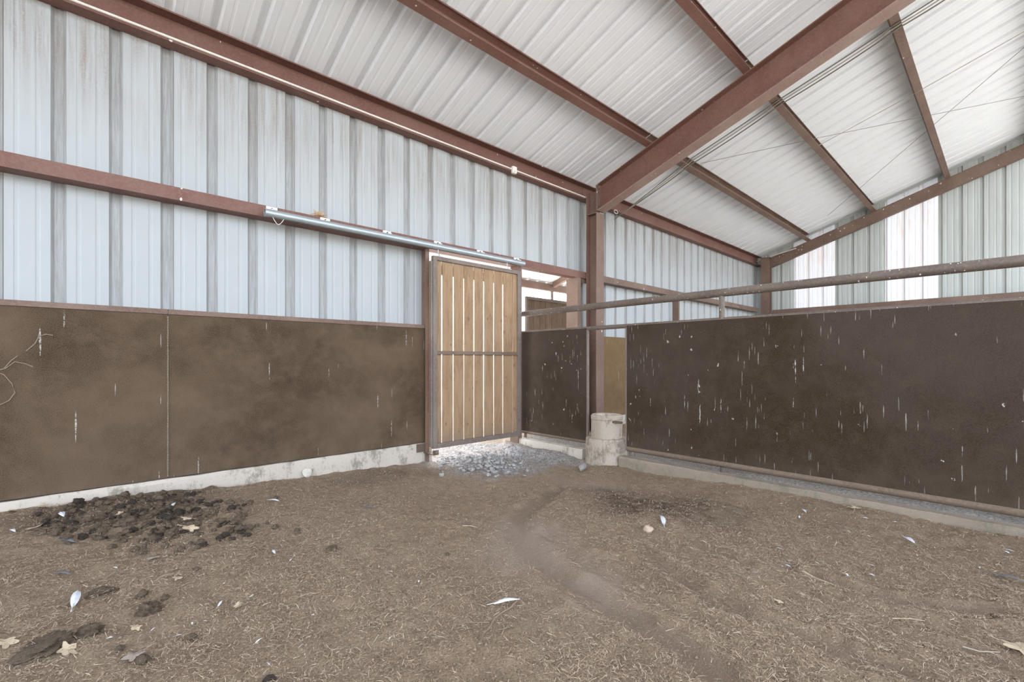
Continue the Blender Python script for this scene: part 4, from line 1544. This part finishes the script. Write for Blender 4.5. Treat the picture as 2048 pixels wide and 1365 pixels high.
for (u, v, s_, g_, lab) in leaves:
    p = at_g(u, v, 0.04 + (0.09 if v < 1060 and u < 400 else 0))
    p.y = min(p.y, 4.33)
    me = (LEAFG if g_ else LEAF)[int(u) % (2 if g_ else 4)]
    o = bpy.data.objects.new('dead_leaf', me)
    COL.objects.link(o)
    o.location = (p.x, p.y, gz_at(p.x, p.y) + 0.012 + (0.03 if (v < 1090 and 100 < u < 400) else 0))
    o.scale = (s_ * 0.95,) * 3
    o.rotation_euler = (rnd.uniform(-.25, .25), rnd.uniform(-.25, .25), rnd.uniform(0, 6.28))
    tag(o, lab, 'leaf')
o = MB().lathe([(0.001, -0.006), (0.036, -0.005), (0.042, 0), (0.036, 0.005), (0.001, 0.006)], 0, 0, 18, lambda t, z: 0.004 * math.sin(3 * t)).build('flat_stone', plain('pale_stone', (0.6, 0.56, 0.48), 0.8), smooth=40)
pp = at_y(614, 946, 4.362)
o.location = (pp.x, 4.355, pp.z)
o.rotation_euler = (math.radians(78), 0, 0)
tag(o, 'round pale flat stone leaning on the curb below the kick panel', 'stone')


def feather_mesh(dark, name='feather'):
    n = 14
    vs, fs = [], []
    for i in range(n + 1):
        t = i / n
        w_ = 0.115 * math.sin(math.pi * min(1, t * 1.05 + 0.02)) ** 0.6 * (1.05 - 0.25 * t)
        arch = 0.10 * math.sin(math.pi * t)
        vs += [(t - 0.35, -w_, arch), (t - 0.35, 0, arch + 0.025), (t - 0.35, w_ * 0.8, arch)]
    for i in range(n):
        a = i * 3
        fs += [(a, a + 1, a + 4, a + 3), (a + 1, a + 2, a + 5, a + 4)]
    mb = MB()
    mb.add(vs, fs)
    mb.tube([(-0.62, 0, 0.01), (-0.35, 0, 0.03), (0.1, 0, 0.11), (0.6, 0, 0.04)], [0.012, 0.014, 0.011, 0.005], 5)
    me = bpy.data.meshes.new(name)
    me.from_pydata(mb.v, [], mb.f)
    me.materials.append(M_FEATHER_D if dark else M_FEATHER)
    return me


FL, FD = feather_mesh(False), feather_mesh(True)
feathers = [((980, 1211), (1032, 1205), 0, 'long white feather lying beside the forked twig'),
            ((143, 1236), (154, 1204), 0, 'white barred feather on the left floor'),
            ((1329, 1056), (1322, 1036), 0, 'upright white feather on the dark soil by the pink stone'),
            ((1804, 1073), (1828, 1090), 0, 'grey-white feather on the straw near the partition curb'),
            ((110, 1176), (138, 1182), 1, 'small dark feather on the left floor below the heap'),
            ((118, 1105), (148, 1115), 1, 'slim dark feather just below the left end of the heap'),
            ((1975, 1140), (2044, 1158), 1, 'long dark quill feather near the right picture edge'),
            ((120, 1035), (128, 1048), 0, 'white down feather tucked in the left end of the heap'),
            ((722, 1022), (748, 1026), 1, 'thin grey feather on the floor between heap and doorway'),
            ((434, 1222), (444, 1210), 0, 'small white feather at the end of a straw stalk'),
            ((20, 1095), (30, 1102), 0, 'white fluffy feather by the left picture edge'),
            ((508, 1292), (522, 1282), 0, 'small grey-white feather low in the left middle floor'),
            ((545, 1112), (550, 1122), 0, 'tiny white feather right of the heap on straw'),
            ((1604, 1022), (1612, 1030), 0, 'tiny white feather under the long partition panel'),
            ((226, 1157), (234, 1160), 0, 'tiny white feather between the grey leaf and barred feather'),
            ((340, 1020), (350, 1012), 0, 'white feather sticking out of the heap top'),
            ((536, 1012), (556, 1016), 0, 'white feather at the right tip of the heap'),
            ((2010, 1100), (2025, 1104), 0, 'pale flake feather at the right by the curb straw'),
            ((1690, 1062), (1700, 1066), 0, 'pale down bit left of the grey-white feather by the curb')]
for (a_, b2, dk, lab) in feathers:
    hz = 0.03 + (0.09 if a_[1] < 1060 and a_[0] < 400 else 0)
    pa, pb = at_g(*a_, hz), at_g(*b2, hz)
    L = max(0.035, (pb - pa).length)
    L = min(L, 0.16)
    o = bpy.data.objects.new('feather', FD if dk else FL)
    COL.objects.link(o)
    c = (pa + pb) / 2
    o.location = (c.x, c.y, gz_at(c.x, c.y) + 0.012 + (0.03 if (a_[1] < 1060 and a_[0] < 400) else 0))
    o.scale = (L, L, L)
    o.rotation_euler = (0.15, -0.05, math.atan2((pb - pa).y, (pb - pa).x))
    tag(o, lab, 'feather')


def twig(pix, r, label, mat=M_TWIG, name='twig', branch=None):
    pts = []
    for (u, v) in pix:
        p = at_g(u, v, 0.02)
        pts.append(Vector((p.x, p.y, gz_at(p.x, p.y) + 0.012)))
    mb = MB()
    mb.tube(pts, [r * (1 - 0.5 * i / (len(pts) - 1)) for i in range(len(pts))], 7)
    if branch:
        q = [Vector((at_g(u, v, 0.02).x, at_g(u, v, 0.02).y, gz_at(at_g(u, v, 0.02).x, at_g(u, v, 0.02).y) + 0.014)) for u, v in branch]
        mb.tube(q, [r * 0.6, r * 0.3], 6)
    return tag(mb.build(name, mat, smooth=60), label, 'twig')


twig([(1040, 1200), (1022, 1222), (1000, 1232), (988, 1243), (978, 1262), (966, 1272), (961, 1290)], 0.0045, 'forked brown twig in the centre foreground beside the white feather', branch=[(978, 1251), (930, 1249)])
twig([(1606, 1142), (1630, 1150), (1672, 1162)], 0.004, 'pale straight twig above the right wheel tracks', M_LEAF)
twig([(1785, 1228), (1820, 1228), (1850, 1231)], 0.003, 'thin pale twig between the right wheel tracks', M_LEAF)
twig([(1925, 1275), (1960, 1284), (2000, 1289)], 0.0035, 'grey twig near the right edge, left of the large pale leaf', M_LEAF_G)
twig([(925, 1058), (942, 1057), (955, 1058)], 0.003, 'short pale twig on bare soil in the floor centre', M_LEAF)
twig([(1370, 1182), (1400, 1188)], 0.003, 'short dark twig on the straw left of the wheel tracks')


# small white down feathers by the partition curb and over the middle of the floor
rf2 = random.Random(5)
for k in range(70):
    if k < 48:
        u, v = rf2.uniform(1480, 2048), rf2.uniform(1000, 1150)
        lab, grp = 'tiny white down flake on the straw beside the dusty partition curb', 'down flakes beside the partition curb'
    else:
        u, v = rf2.uniform(200, 900), rf2.uniform(1130, 1350)
        lab, grp = 'tiny white down flake on the straw in the left half of the floor', 'down flakes on the left floor'
    p = at_g(u, v, 0.03)
    if p.x > 4.1:
        continue
    o = bpy.data.objects.new('down_feather', FL)
    COL.objects.link(o)
    o.location = (p.x, p.y, gz_at(p.x, p.y) + 0.009)
    q_ = rf2.uniform(0.012, 0.03)
    o.scale = (q_, q_ * rf2.uniform(0.8, 2.2), q_)
    o.rotation_euler = (rf2.uniform(-.3, .3), rf2.uniform(-.3, .3), rf2.uniform(0, 6.28))
    tag(o, lab, 'feather', grp)
